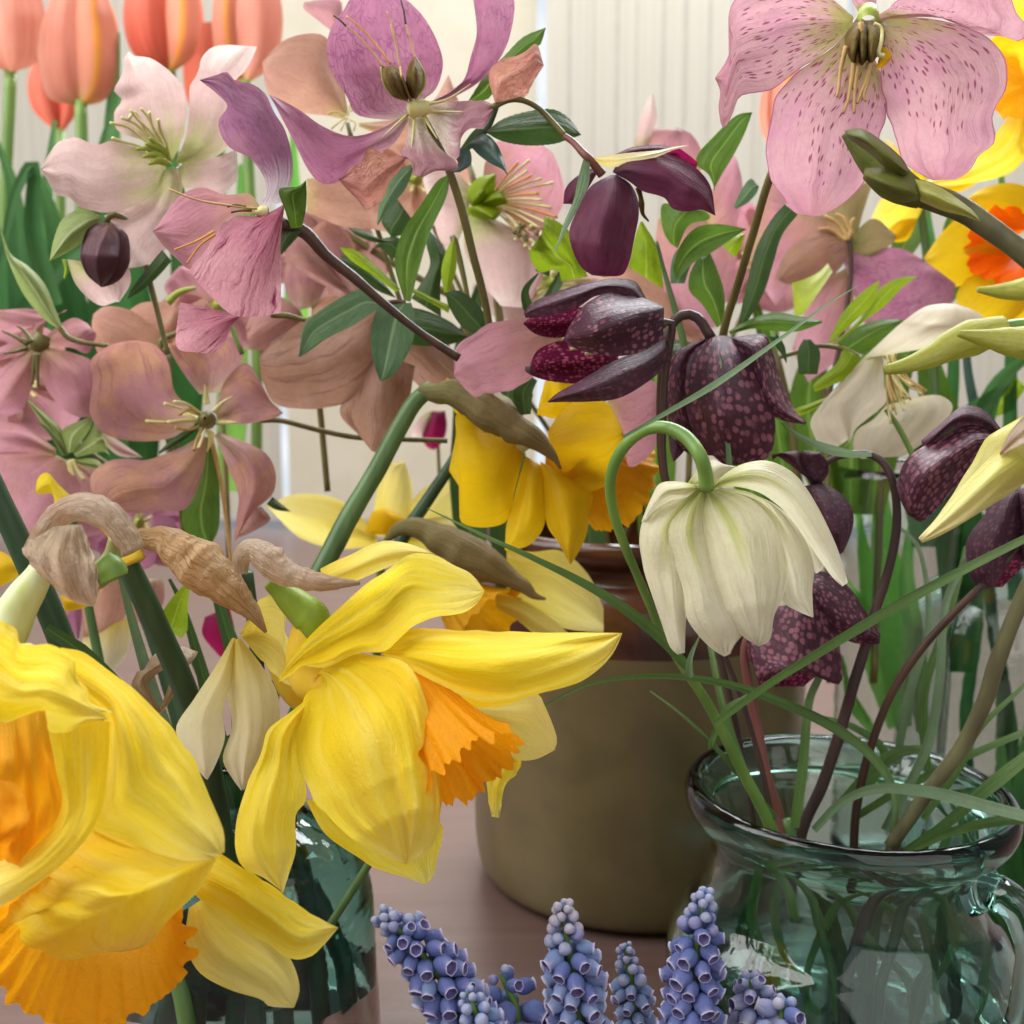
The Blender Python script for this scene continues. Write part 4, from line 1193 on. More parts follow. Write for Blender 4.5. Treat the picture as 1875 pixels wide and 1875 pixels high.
for q in ["800,600 740,650 640,740", "880,600 960,600 1080,600", "820,620 810,720 800,800", "860,610 900,680 940,745", "890,560 990,535 1120,450"]:
    h.tube("petal_claw", NECT, q, (16, 10, 3), d=(2, 6, 7), flat=.6)
h.tube("stem", STEMOL, "850,600 960,800 1010,930 1070,1120 1140,1400 1200,1640 1240,1900", (22, 24, 24, 22, 22), d=(-4, -6, -4, -10, -20))
h.P("leaf", LEAF, "1110,535 1200,400 1300,300 1400,200 1520,148", "1105,550 1210,530 1300,400 1440,270 1490,240 1522,150", b=2, d=-8, serr=.05, relief=.3)
h.P("leaf", LEAFDK, "1200,705 1290,640 1420,600 1560,588 1640,630 1712,722", "1200,710 1270,750 1400,778 1560,772 1650,745 1710,725", b=3, d=(-2, 2, 4), serr=.03, relief=.3, nt=36)
h.P("leaf", LEAFBL, "1110,765 1200,720 1250,760 1290,840 1318,935", "1110,775 1160,830 1230,880 1290,910 1315,938", b=2, d=(0, 4, 6))
h.P("leaf", LEAFBL, "1060,800 1110,800 1120,880 1060,925", "1040,850 1050,880 1000,930 980,925", b=1, d=2)
h.P("leaf", LEAFDK, "1060,800 1150,690 1200,700", "1050,830 1120,800 1200,740", b=1, d=-2)
h.tube("stem", STEMDK, "1180,720 1220,660 1260,560", (22, 20, 16), D=-3)

# ------------------------------------------------------------------ veined pink hellebore, left
h = T("hellebore", "pink hellebore with dark netted veins and a mauve petal sweeping up at left", "hellebore", .295, "1480,1150", Z1)
h.P("petal", HPINK, "1390,1100 1340,1040 1210,1045 1080,1005 980,1040 900,1130 820,1240", "1390,1140 1250,1160 1180,1220 1120,1330 1020,1445 960,1400 870,1310 820,1242", b=-3, d=(0, -3, 2), relief=.6, nt=32)
h.P("petal", HMAUVE2, "1390,1140 1425,980 1340,850 1230,790 1180,710 1175,640 1220,570 1160,500 1070,430", "1520,1080 1565,960 1570,860 1530,700 1470,600 1420,500 1350,450 1260,430 1215,385 1165,400 1072,428", M="1450,1110 1500,960 1480,840 1420,740 1350,640 1260,580 1225,520 1150,450 1075,430", md=(0, 3, 5, 2), d=(0, 2, 2, 6), relief=.6, nt=40, ns=22)
h.P("petal", HVEIN, "1518,1100 1400,1156 1250,1160 1180,1220 1110,1330 1018,1450", "1527,1100 1505,1300 1512,1540 1505,1680", M=["1520,1101 1330,1230 1200,1370 1085,1540", "1522,1102 1400,1320 1300,1500 1235,1682", "1525,1102 1460,1330 1410,1540 1370,1697"], b=4, d=(0, 5, 8, 9), relief=.15, nt=44, ns=30, ruf=.7)
h.P("petal", HVEIN, "1280,1690 1120,1652 965,1622", "1290,1695 1240,1760 1200,1850 1150,1893", M=["1282,1691 1120,1730 945,1852", "1286,1693 1180,1780 1040,1890"], b=3, d=(0, 3, 5), relief=.3)
h.P("calyx_leaf", LEAF, "1560,1225 1530,1130 1498,1015 1600,1000 1640,968", "1620,1220 1640,1130 1645,1040 1642,970", b=2, d=(0, 5, 5), relief=.5)
h.P("calyx_leaf", LEAFDK, "1500,1235 1480,1300 1500,1365", "1620,1240 1560,1310 1505,1365", b=1, d=-2)
for q, mt in [("1380,1120 1250,1105 1050,1070 900,1012", STAM), ("1150,1240 1050,1295 935,1340", STAMOR), ("1160,1255 1080,1310 1000,1415", STAMOR), ("1350,1130 1290,1130 1240,1140", POD), ("1320,1110 1260,1100 1220,1110", POD)]:
    h.tube("stamen", mt, q, (7, 6, 5), D=4)
h.lathe("receptacle", NECT, "1375,1140,2", "1440,1130,2", [(0, 20), (.5, 30), (1, 20)], ns=12)
h.tube("stem", STEMBR, "1500,1200 1560,1215 1640,1250 1750,1370 1900,1490 2050,1620 2250,1780 2460,1920", (34, 36, 34, 24, 22, 24, 26), d=(-2, -4, -10, -20))

# ------------------------------------------------------------------ plum hellebore
h = T("hellebore", "dark plum hellebore nodding from a reddish stalk right of the mauve flower", "hellebore", .30, "750,1190", Z3)
h.P("petal", HDARK, "850,1060 950,1015 1080,995 1200,1000 1300,1040", "860,1080 1000,1060 1200,1050 1300,1050", b=2, d=-4)
h.P("petal", HMAG, "1180,1060 1270,1015 1350,1060 1415,1115", "1200,1080 1320,1150 1400,1165 1415,1120", b=-2, d=-1)
h.P("petal", HDARK, "700,1150 600,1200 510,1290 492,1400", "720,1200 660,1300 600,1400 520,1400", b=3, d=-5)
h.P("petal", HDARK, "830,1180 900,1080 1080,1040 1230,1065 1400,1150 1500,1270 1538,1480", "860,1200 950,1250 1030,1310 1190,1362 1240,1430 1350,1452 1440,1440 1535,1480", b=6, d=(0, 3, 6, 3), relief=.4, nt=36)
h.P("petal", HDARK, "820,1200 680,1280 600,1420 535,1580 550,1700 620,1840 690,1890", "860,1200 950,1260 1000,1350 1012,1470 980,1640 945,1800 900,1885 780,1900", b=9, d=(0, 5, 8, 4), relief=.4, nt=36, ns=22)
h.P("bract", CREAM, "700,1085 900,1055 1150,1030 1280,1005 1370,995", "700,1092 780,1142 900,1140 1100,1090 1250,1030 1370,996", b=2, d=(0, 7, 8), relief=.3, serr=.03)
h.P("bract", BLADEGY, "635,1080 600,1200 560,1380 490,1550 430,1735", "675,1090 670,1250 600,1420 520,1570 435,1735", b=1, d=(0, 6, 8), crease=1)
h.tube("stem", STEMRED, "760,1200 690,1110 620,1040 560,975 500,930", (34, 30, 26, 24, 22), d=(-2, 0, -3))
h.tube("stem", STEMOL, "500,930 420,840 320,740 220,690 120,685 0,740", (22, 22, 22, 20, 24), d=(-3, -4, -2))
h.tube("seed", POD, "1020,1300 1030,1400 1040,1470 1080,1520", (10, 12, 22, 6), D=-2)
h.tube("seed", POD, "1000,1290 1020,1360 1010,1420", (14, 14, 8), D=-2)

# ------------------------------------------------------------------ spotted pink hellebore
h = T("hellebore", "large pink hellebore with maroon speckles cut off by the top edge at right", "hellebore", .275, "1040,90", Z4)
h.P("petal", HSPOT, "985,60 950,0 930,-80", "1075,50 1085,0 1110,-80", b=2, d=-3)
h.P("petal", HSPOT, "1080,90 1180,20 1260,-60 1300,-120", "1090,120 1300,92 1500,110 1650,185 1760,195 1845,218 1885,150 1830,60 1800,-90", b=-3, d=(0, -2, 3, 7), relief=.6, ruf=1.2, nt=36, ns=24)
h.P("petal", HSPOT, "960,90 800,-30 600,-90 350,-30 288,95 312,210 285,310 217,420", "955,140 880,225 640,390 500,492 355,515 310,610 262,695 235,580 245,490 220,425", b=-4, d=(0, -1, 5, 8), relief=.6, ruf=1, nt=40, ns=26)
h.P("petal", HSPOT, "955,150 880,230 700,360 560,500 508,680 488,820 510,960 580,1050 640,1135 730,1162", "1060,280 1110,400 1140,520 1130,650 1080,800 1030,960 960,1050 860,1120 760,1165", b=5, d=(0, 4, 5, 0), relief=.6, ruf=.9, nt=44, ns=28)
h.P("petal", HSPOT, "1080,150 1100,280 1105,380 1140,600 1190,750 1230,870 1310,930 1390,968", "1100,110 1300,95 1480,120 1620,170 1700,220 1765,300 1780,380 1770,480 1710,620 1722,760 1630,840 1600,900 1520,960 1430,965", b=5, d=(0, 4, 6, 2), relief=.6, ruf=.9, nt=44, ns=28)
for L, R in [("980,110 920,180 915,260 960,350", "1040,110 1030,220 990,300 965,352"), ("1000,110 1000,220 1020,300 1050,345", "1090,110 1130,180 1110,270 1055,345"), ("970,110 950,190 970,300 1000,350", "1060,110 1070,200 1050,300 1010,350")]:
    h.P("seed_pod", POD, L, R, b=8, d=(2, 6, 6), ns=10)
for q in ["960,340 945,450 930,540 905,608", "985,340 970,450 965,540 965,608", "1045,340 1030,430 1000,500 980,555", "1050,340 1035,440 1015,520 1030,545", "920,250 890,380 880,480 870,520", "1000,120 1000,200 985,310 960,480"]:
    h.tube("style", STAM, q, (14, 11, 9, 7), D=9)
h.tube("style", NECT, "1070,125 1110,150 1110,220 1095,290 1125,302", (10, 9, 9, 14), D=10)
h.P("nectary", YELDEEP, "1110,250 1140,260 1170,300", "1080,380 1130,350 1170,305", b=2, d=5)
h.lathe("receptacle", PODGR, "1040,60", "1040,120,4", [(0, 50), (.5, 58), (1, 40)], ns=14)
h.tube("stem", STEMOL, "1000,100 800,400 600,750 510,960 420,1260 330,1560 270,1750 240,1950", (26, 26, 26, 25, 25, 25, 27), d=(-4, -14, -28, -48, -64))

# ------------------------------------------------------------------ right daffodils, background
d = T("daffodil", "yellow daffodil with orange cup at the right edge under the green bud", "daffodil", .42, "1870,440")
d.P("petal", YELDEEP, "1850,420 1800,400 1765,370 1770,365", "1890,400 1890,350 1850,335 1800,345 1772,362", b=3, d=(0, 3, 4), relief=.5)
d.P("petal", YELDEEP, "1840,410 1780,385 1730,420 1692,472", "1840,470 1790,500 1750,525 1695,480", b=4, d=(0, 2, 2), relief=.5)
d.P("petal", YELDEEP, "1820,480 1770,510 1750,550 1770,575", "1880,490 1880,560 1840,590 1790,585", b=4, d=(0, 2, 2), relief=.5)
d.P("petal", YELDEEP, "1850,500 1830,560 1850,600", "1920,500 1920,560 1900,600", b=3, d=-2)
d.P("petal", YELDEEP, "1880,400 1930,370 1980,380", "1890,470 1950,480 1990,400", b=3, d=-1)
d.lathe("corona", ORED, "1880,445", "1835,450,14", [(0, 22), (.4, 38), (.8, 55), (1, 66)], ns=120, frill=(.06, 13, .3))
d.tube("stem", STEM, "1890,440 1930,600 1940,900 1920,1200", (9, 9, 9), D=-4)
d = T("daffodil", "yellow daffodil with orange frilled cup in the top right corner", "daffodil", .43, "1890,140")
d.P("petal", YEL, "1880,40 1840,20 1830,-30", "1900,60 1920,0 1900,-40", b=3, d=2)
d.P("petal", YEL, "1870,180 1820,250 1770,300 1690,335", "1900,230 1860,310 1780,335 1700,340", b=4, d=(0, 2, 0), relief=.6)
d.P("petal", YEL, "1860,90 1830,70 1815,55", "1880,160 1840,140 1816,60", b=3, d=0)
d.P("petal", YEL, "1880,190 1860,250 1880,300", "1930,190 1930,250 1890,300", b=3, d=2)
d.lathe("corona", ORANGE, "1920,120", "1862,130,14", [(0, 25), (.4, 45), (.8, 62), (1, 78)], ns=120, frill=(.06, 13, .3))
d.tube("stem", STEM, "1920,140 1950,500 1930,1100", (9, 9, 9), D=-6)
d = T("daffodil", "small lemon yellow daffodil petals half hidden below the spotted hellebore", "daffodil", .44, "1650,400")
d.P("petal", YEL, "1670,300 1630,260 1612,250", "1690,330 1660,300 1615,252", b=2)
d.P("petal", YEL, "1690,290 1660,320 1610,370 1595,400", "1700,340 1680,400 1640,430 1600,440", b=3, relief=.5)
d.P("petal", YELDEEP, "1640,400 1620,420 1600,435", "1680,400 1660,440 1610,440", b=3)
d.P("petal", YELDEEP, "1700,330 1760,330 1830,290", "1690,360 1760,350 1840,300", b=2)
d.tube("stem", STEM, "1680,340 1700,500 1720,900", (8, 8), D=-4)
f = T("daffodil_foliage", "dark green strap leaves crowding the right edge behind the flower buds", "foliage", .46, "1800,900")
for mid, w, m in [("1760,1100 1740,800 1745,640 1700,400 1690,250", (30, 34, 34, 26, 6), TULLEAF), ("1860,1100 1850,800 1850,600 1830,300 1800,180", (30, 34, 34, 26, 6), TULLEAF), ("1720,1000 1700,760 1690,600 1650,420", (30, 34, 30, 6), TULLEAF),
                  ("1830,1000 1800,820 1770,640 1790,560", (26, 30, 28, 10), LEAFBL), ("1900,900 1890,700 1880,560 1870,480", (30, 34, 30, 10), TULLEAF), ("1870,700 1830,740 1790,760 1730,790", (26, 40, 34, 8), LEAFLM), ("1830,860 1790,840 1770,800 1720,740", (20, 30, 40, 50), TULLEAF)]:
    f.leaf("leaf", m, mid, w, roll=.4, crease=.5)

# ------------------------------------------------------------------ yellow daffodil behind the stems
d = T("daffodil", "golden daffodil with its back turned and a brown spathe, behind the white fritillary", "daffodil", .345, "960,860", Z6)
d.lathe("corona", GOLD, "1280,950", "1560,1150,-14", [(0, 150), (.5, 190), (.85, 235), (1, 270)], ns=140, frill=(.05, 14, .3))
d.P("petal", YELDEEP, "1120,760 1150,640 1180,560 1270,540", "1260,790 1330,690 1330,600 1290,540", b=3, d=-4, relief=.5)
d.P("petal", YELDEEP, "950,800 850,790 760,740 690,760 690,860", "1050,980 1000,1180 960,1330 830,1365 710,1330 730,1200 650,1060", b=5, d=(0, 3, 0), relief=.6, ns=20)
d.P("petal", YELDEEP, "1060,980 1000,1200 960,1350 950,1485", "1160,1040 1165,1200 1160,1360 1080,1460 960,1490", b=4, d=(0, 4, 3), relief=.5)
d.P("petal", YELDEEP, "1140,1010 1160,1200 1180,1360 1240,1450 1300,1565", "1280,1050 1420,1180 1400,1290 1390,1400 1345,1500 1302,1565", b=4, d=(0, 5, 4), relief=.5, M="1200,1040 1260,1190 1290,1350 1290,1450 1300,1565", md=2)
d.P("petal", YELDEEP, "1180,850 1240,760 1320,690 1450,680 1560,735 1610,850", "1200,1000 1300,1150 1400,1172 1500,1130 1570,980 1612,860", b=5, d=(0, 5, 6), relief=.6, ns=20)
d.P("petal", YELDEEP, "720,680 640,560 640,640", "760,720 700,760 650,680", b=2, d=-6)
d.tube("spathe", SPGREEN, "500,630 580,640 680,645 780,680 900,760 1020,840 1120,900 1200,970 1250,1050", (40, 38, 42, 70, 95, 110, 115, 85, 6), d=(4, 8, 12, 14, 10), wr=.16, ns=16, nt=50, wf=7)
d.tube("stem", STEM, "560,615 480,680 400,800 260,1060 120,1300 0,1530 -60,1640", (44, 50, 50, 52, 54, 54), d=(4, 6, 8, 10))
d.tube("flower_tube", TUBEGR, "1040,890 980,960 1000,1000", (70, 60, 50), D=-2)
d = T("daffodil", "pale daffodil with a greyish spathe lying behind the bright front daffodil", "daffodil", .37, "620,1450", Z6)
d.P("petal", YELPALE, "960,1480 1100,1495 1250,1490 1400,1620 1480,1800", "960,1700 1100,1820 1250,1900 1480,1930", b=4, d=(0, 2, 3), relief=.5)
d.P("petal", YELPALE, "900,1720 1050,1760 1200,1850 1320,1960", "900,1800 1000,1850 1150,1960 1300,1990", b=3, d=4)
d.P("petal", YELPALE, "420,1400 500,1330 640,1300", "440,1480 600,1500 720,1400", b=3, d=-6)
d.P("petal", YELDEEP, "560,1480 750,1450 950,1560", "560,1640 760,1650 960,1640", b=4, d=-6)
d.lathe("corona", GOLD, "700,1750", "860,1900,6", [(0, 130), (.6, 190), (1, 240)], ns=120, frill=(.06, 12, .3))
d.tube("spathe", SPGREEN, "310,1435 380,1375 480,1365 600,1420 750,1510 900,1590 1050,1680 1110,1730 1170,1748", (14, 34, 60, 90, 105, 115, 90, 30, 6), d=(3, 6, 8), wr=.14, ns=16, nt=50)
d.tube("stem", STEMDK, "830,760 760,860 640,1060 520,1240 420,1390 340,1540", (26, 34, 36, 38, 36), D=-3)
d = T("daffodil", "blurred pale cream daffodil far back between the two green stems", "daffodil", .46, "690,960")
d.P("petal", YELPALE, "690,975 620,915 540,905 490,925", "690,1000 620,1005 550,985 492,930", b=4, relief=.5)
d.P("petal", YELPALE, "680,980 690,900 710,850 740,845", "730,985 750,940 755,890 742,848", b=3, relief=.5)
d.P("petal", YELPALE, "730,980 760,910 800,880 850,870", "740,1000 800,990 840,940 852,880", b=3, relief=.5)
d.P("petal", YELDEEP, "670,975 680,940 700,930", "740,985 740,950 705,930", b=4, d=6)
d.tube("stem", STEM, "700,990 690,1200 690,1500", (8, 8), D=-4)

# ------------------------------------------------------------------ pink petal flower behind the dark bell
h = T("hellebore", "pink hellebore petal showing left of the dark chequered bell", "hellebore", .325, "1200,350", Z6)
h.P("petal", HPINK, "1250,250 1050,238 880,270 760,340 690,400 674,545", "1260,380 1120,540 1000,620 900,645 845,640 797,668 740,622 676,548", b=5, d=(0, 3, 6), relief=.6, ruf=.8, ns=20)
h.P("petal", HPINK, "1500,690 1600,610 1720,570 1780,600", "1590,850 1620,1040 1740,960 1790,800", b=4, d=-14)
h.tube("stem", STEMBR, "1300,400 1420,560 1560,700 1700,1300", (10, 10), D=-30)
for mid, w in [("1060,760 1050,640 1100,560", (60, 110, 60)), ("1100,250 1060,100 1130,0", (40, 60, 8))]:
    h.leaf("leaf", LEAFDK, mid, w, D=-8)
h = T("hellebore", "magenta hellebore scrap seen far behind the green stem at centre", "hellebore", .48, "590,800", Z6)
h.P("petal", HMAG, "560,740 520,800 510,900 540,940", "630,740 640,820 620,900 570,950", b=3)
h.P("petal", HPALE, "550,740 490,780 450,850", "560,780 520,860 460,900", b=2)
h.tube("stem", STEMOL, "590,900 600,1100 620,1500", (10, 10), D=-4)

# ------------------------------------------------------------------ chequered fritillaries
fr = T("fritillary", "dark chequered fritillary bell tilted sideways with its mouth to the left", "fritillary", .305, "1800,270", Z6, group="fritillaries in the glass jar")
fr.P("petal", FRITIN, "1500,200 1300,180 1150,200 1050,265", "1400,330 1300,340 1200,348 1110,325 1050,275", b=-4, d=(-8, -2, 2))
fr.P("petal", FRITIN, "1560,330 1300,350 1130,410 1090,480 1075,530", "1560,560 1400,590 1280,592 1150,570 1090,548", b=-6, d=(-10, -6, -2), ns=20)
fr.P("petal", FRITDK, "1730,180 1690,100 1650,45 1560,28 1400,50 1200,110 1090,165 1052,215", "1720,200 1600,140 1450,120 1340,185 1250,215 1160,235 1060,240", b=4, d=(0, 5, 4, 2), relief=.3)
fr.P("petal", FRIT, "1805,180 1690,132 1520,104 1390,160 1300,280 1264,355", "1800,350 1690,420 1560,446 1420,432 1320,400 1266,365", b=9, d=(0, 8, 10, 5), relief=.4, M="1805,200 1680,225 1560,260 1420,310 1265,360", md=(0, 1, 1.5, 0), nt=36, ns=22)
fr.P("petal", FRITDK, "1810,340 1700,410 1560,460 1330,590 1230,645 1180,690", "1845,450 1800,510 1720,582 1560,672 1400,690 1250,692 1184,694", b=6, d=(-2, 4, 4, 2), relief=.4, nt=36)
fr.P("petal", FRITDK, "1060,500 1060,525 1090,548", "1095,490 1100,520 1095,548", b=2, d=2)
for q in ["1500,420 1400,400 1300,408", "1520,440 1440,430 1380,432"]:
    fr.tube("stamen", NECT, q, (5, 6, 9), D=-2)
fr.tube("stem", STEMPUR, "1785,290 1815,262 1840,262 1848,300 1835,380 1812,520 1800,760 1800,1000 1850,1300 1960,1700 2150,2100 2300,2550 2420,3100", (22, 16, 14, 14, 15, 16, 17, 18, 18, 18), d=(0, -4, -12, -14, -20, -26, -34), nt=80)

fr = T("fritillary", "chequered purple fritillary bell hanging straight down behind the long grass blade", "fritillary", .315, "480,325", Z7, group="fritillaries in the glass jar")
fr.P("petal", FRITIN, "440,340 360,500 350,700 420,850", "640,340 740,500 760,700 700,880", b=-12, d=-10, ns=18)
fr.P("petal", FRIT, "460,340 380,370 320,410 290,500 288,620 310,740 340,800", "480,330 400,420 390,600 430,760 400,850 360,830", b=5, d=(0, -2, -3, 0), relief=.3)
fr.P("petal", FRIT, "600,330 700,318 735,325 765,410 800,520 850,640 912,712", "560,335 620,420 670,560 690,640 740,670 800,700 905,720", b=6, d=(0, 2, 0, 4), relief=.4, ns=20, nt=36)
fr.P("petal", FRIT, "480,330 400,400 375,520 385,680 440,800 540,895", "560,325 660,380 720,540 770,680 770,780 745,860 640,905", b=12, d=(0, 6, 6, 2), relief=.5, ns=26, nt=36, M="515,325 530,420 545,560 560,720 600,900", md=(0, 1, 1, 0))
fr.P("petal", FRITDK, "300,760 305,820 320,880", "350,800 370,830 325,885", b=2, d=-4)
fr.tube("stem", STEMPUR, "490,335 465,295 440,255 400,232 360,235 320,265 300,310 280,400 268,560 265,760 280,940 380,1250 500,1650 600,2050 680,2500", (24, 20, 16, 15, 15, 14, 13, 13, 13, 13, 13, 14), d=(0, 0, -3, -8, -12, -20, -26), nt=70)
fr.leaf("bract", BLADEGY, "570,900 555,700 535,520 532,430", (26, 26, 22, 4), D=14)
fr.leaf("bract", BLADEGY, "800,712 870,765 1000,825 1110,850 1200,852", (8, 40, 46, 36, 20), D=2)

fr = T("fritillary", "small blackish fritillary half hidden directly behind the white bell", "fritillary", .325, "950,970", Z7, group="fritillaries in the glass jar")
fr.P("petal", FRITDK, "940,980 840,900 760,850 760,880", "960,975 900,900 880,840 800,845", b=4, d=(0, 2, 2))
fr.P("petal", FRITDK, "930,980 880,900 890,840 970,840", "980,980 1010,930 1000,880 975,842", b=4, d=(0, 3, 3))
fr.P("petal", FRITDK, "920,990 860,1000 900,1150 1050,1300", "980,970 1090,1050 1120,1120 1110,1200 1075,1285", b=9, d=(0, 5, 3), relief=.4, ns=20)
fr.tube("stem", STEMPUR, "935,985 960,940 1000,890 1060,858 1130,848 1200,855 1260,900 1300,1000 1312,1120 1300,1250 1265,1400 1225,1520 1180,1680 1120,1870 1060,2080 980,2320 900,2500 840,2800", (14, 15, 16, 17, 19, 22, 25, 28, 28, 28, 27, 26, 26, 28), d=(0, 2, 4, 6, 4, 0, -6, -14, -18, -18), nt=80)

fr = T("fritillary", "maroon fritillary bell with open pointed petals low under the white flower", "fritillary", .33, "930,1400", Z7, group="fritillaries in the glass jar")
fr.P("petal", FRITIN, "860,1480 760,1600 680,1750 700,1880", "960,1440 1000,1600 1000,1780 900,1880", b=-6, d=-8)
fr.P("petal", FRIT, "900,1390 980,1370 1090,1430 1170,1540 1240,1650", "900,1480 1000,1620 1100,1680 1180,1695 1235,1690", b=5, d=(0, 2, 4), relief=.4, ns=20)
fr.P("petal", FRIT, "850,1480 760,1540 670,1680 680,1790 700,1860", "960,1440 1040,1640 1065,1750 1060,1870 950,1830 800,1800", b=10, d=(0, 6, 6), relief=.5, ns=24)
fr.P("petal", FRIT, "850,1470 720,1550 650,1650 650,1750", "870,1520 800,1600 720,1750 690,1800", b=3, d=-2)
fr.tube("stem", STEMRED, "880,1450 700,1600 640,1700 660,1900 700,2100 740,2300 790,2460 830,2800", (18, 20, 22, 26, 28, 28, 28), d=(-6, -14, -12, -12), nt=50)

fr = T("fritillary", "closed dusky fritillary bud curled beside the cream daffodil bud at right", "fritillary", .31, "1760,740", Z7, group="fritillaries in the glass jar")
fr.P("petal", FRITDK, "1790,760 1700,655 1610,636 1500,720 1420,790", "1780,780 1700,740 1560,740 1480,800 1430,850", b=5, d=(0, 5, 5), relief=.4)
fr.P("petal", FRIT, "1790,770 1640,720 1500,780 1380,850 1325,930 1340,1050", "1790,790 1700,850 1600,960 1500,1080 1420,1150 1370,1130", b=10, d=(0, 8, 8, 4), relief=.7, ns=22)
fr.P("petal", FRITDK, "1330,930 1310,980 1330,1060 1360,1120", "1420,900 1440,1020 1440,1120 1400,1130", b=5, d=(2, 4, 2))
fr.P("petal", FRITDK, "1760,790 1700,860 1640,960 1560,1080", "1800,790 1780,900 1700,1040 1580,1120", b=5, d=0)
fr.tube("stem", STEMPUR, "1780,770 1830,735 1900,700 1990,720 2040,860 2030,1100", (16, 18, 20, 24, 26), d=(0, -2, -6))

fr = T("fritillary", "deep maroon fritillary in shade at the right edge below the bud", "fritillary", .335, "1800,1010", Z7, group="fritillaries in the glass jar")
fr.P("petal", FRITDK, "1780,1020 1690,1130 1620,1240 1640,1400 1680,1450", "1870,1000 1870,1150 1830,1300 1740,1440", b=8, d=(0, 5, 4), relief=.4, ns=18)
fr.P("petal", FRITDK, "1830,1000 1850,1200 1850,1330", "1940,1000 1990,1150 1920,1330", b=8, d=(0, 4, 4))
fr.P("petal", FRITIN, "1720,1120 1660,1300 1680,1440", "1900,1100 1900,1300 1780,1440", b=-6, d=-6)
fr.tube("stem", STEMBR, "1930,1010 1990,1100 1980,1200 1875,1250 1800,1320 1700,1420 1560,1560 1440,1690 1330,1840 1270,1950 1180,2200 1130,2450 1120,2700", (15, 15, 15, 15, 16, 17, 18, 19, 20, 20), d=(0, 4, 8, 8, 4, -2, -8), nt=60)

# ------------------------------------------------------------------ white fritillary
fr = T("fritillary", "creamy white fritillary bell nodding from an arched green stem", "fritillary", .27, "480,1000", Z7, group="fritillaries in the glass jar")
fr.P("petal", WHITE, "380,985 420,930 465,885 500,875 540,895", "500,985 560,950 590,920 600,905", b=3, d=(-2, -3, -6))
fr.P("petal", WHITE, "420,985 330,970 260,982 225,1040 195,1110 180,1150", "440,1010 380,1040 300,1060 240,1100 200,1150", b=4, d=(0, 1, -2))
fr.P("petal", WHITE, "500,985 560,930 640,890 720,878 800,900 880,960 960,1080 1020,1200 1070,1330 1095,1420", "500,1000 580,992 700,1020 800,1090 880,1190 980,1335 1030,1400 1070,1437", b=5, d=(0, 2, 3, 2), ruf=.5, relief=.6, nt=40)
fr.P("petal", WHITE, "880,1200 920,1290 945,1360 950,1378", "940,1180 985,1300 985,1355 960,1378", b=2, d=-4)
fr.P("petal", WHITE, "430,990 260,1080 210,1250 260,1450 330,1560", "520,990 760,1120 860,1280 880,1430 820,1520", b=4, d=(-4, -3, -4), ns=22)
fr.P("petal", WHITE, "480,1010 640,1050 720,1150 760,1300 790,1450 812,1510 880,1550 935,1573", "500,1000 730,1050 840,1130 900,1220 945,1350 938,1450 942,1573", b=3, d=(-1, 1, 1, 0), ruf=.5, relief=.6, nt=36)
fr.P("petal", WHITE, "430,1000 300,1060 225,1100 180,1160 172,1230 190,1360 220,1460 270,1600 310,1710 340,1738", "455,1010 430,1060 400,1150 390,1260 400,1360 390,1440 376,1600 373,1730", b=3, d=(0, 1, 1, 1), ld=(0, -5, -4, -1), ruf=.5, relief=.6, nt=40, ns=20)
fr.P("petal", WHITE, "440,1010 370,1060 290,1180 330,1340 366,1450 380,1570 430,1650 500,1720 548,1748", "470,1010 470,1100 520,1300 590,1500 640,1580 640,1630 590,1700 575,1735", b=3, d=(0, 3, 4, 3), ruf=.5, relief=.6, nt=40, ns=22, crease=-.5)
fr.P("petal", WHITE, "465,1010 430,1110 440,1220 490,1390 560,1560 620,1650 690,1698", "490,1005 600,1005 690,1030 770,1100 820,1230 828,1400 800,1500 770,1560 745,1680 700,1702", M="475,1008 530,1080 610,1230 660,1400 690,1550 695,1700", md=(0, 3, 3, 1), b=1, d=(0, 4, 6, 4), ruf=.5, relief=.6, nt=44, ns=28)
fr.tube("stem", STEMLT, "470,1005 462,930 430,840 370,770 290,733 210,738 130,790 70,870 42,980 55,1100 100,1240 150,1360 210,1500 270,1640 370,1800 470,1950 560,2120 640,2280 730,2450 800,2640 860,2900",
        (34, 24, 22, 21, 20, 20, 21, 21, 20, 20, 21, 23, 26, 30, 34, 34, 34, 30), d=(2, 4, 6, 6, 4, 2, 0, -4, -14, -30, -50, -70), nt=110, ns=14)
fr.leaf("bract", BLADEGY, "100,775 250,690 500,545 760,365 1000,190 1145,100", (14, 26, 30, 28, 20, 3), d=(2, 6, 8, 8), roll=.3)
fr.leaf("leaf", BLADE, "400,1810 250,1650 100,1530 -80,1420 -300,1310 -500,1220 -770,1090", (40, 46, 52, 52, 46, 34, 4), d=(-18, -4, 6, 10), roll=.3, crease=.5)
fr.leaf("leaf", BLADEGY, "390,1840 395,1760 440,1650", (36, 38, 4), D=-14)

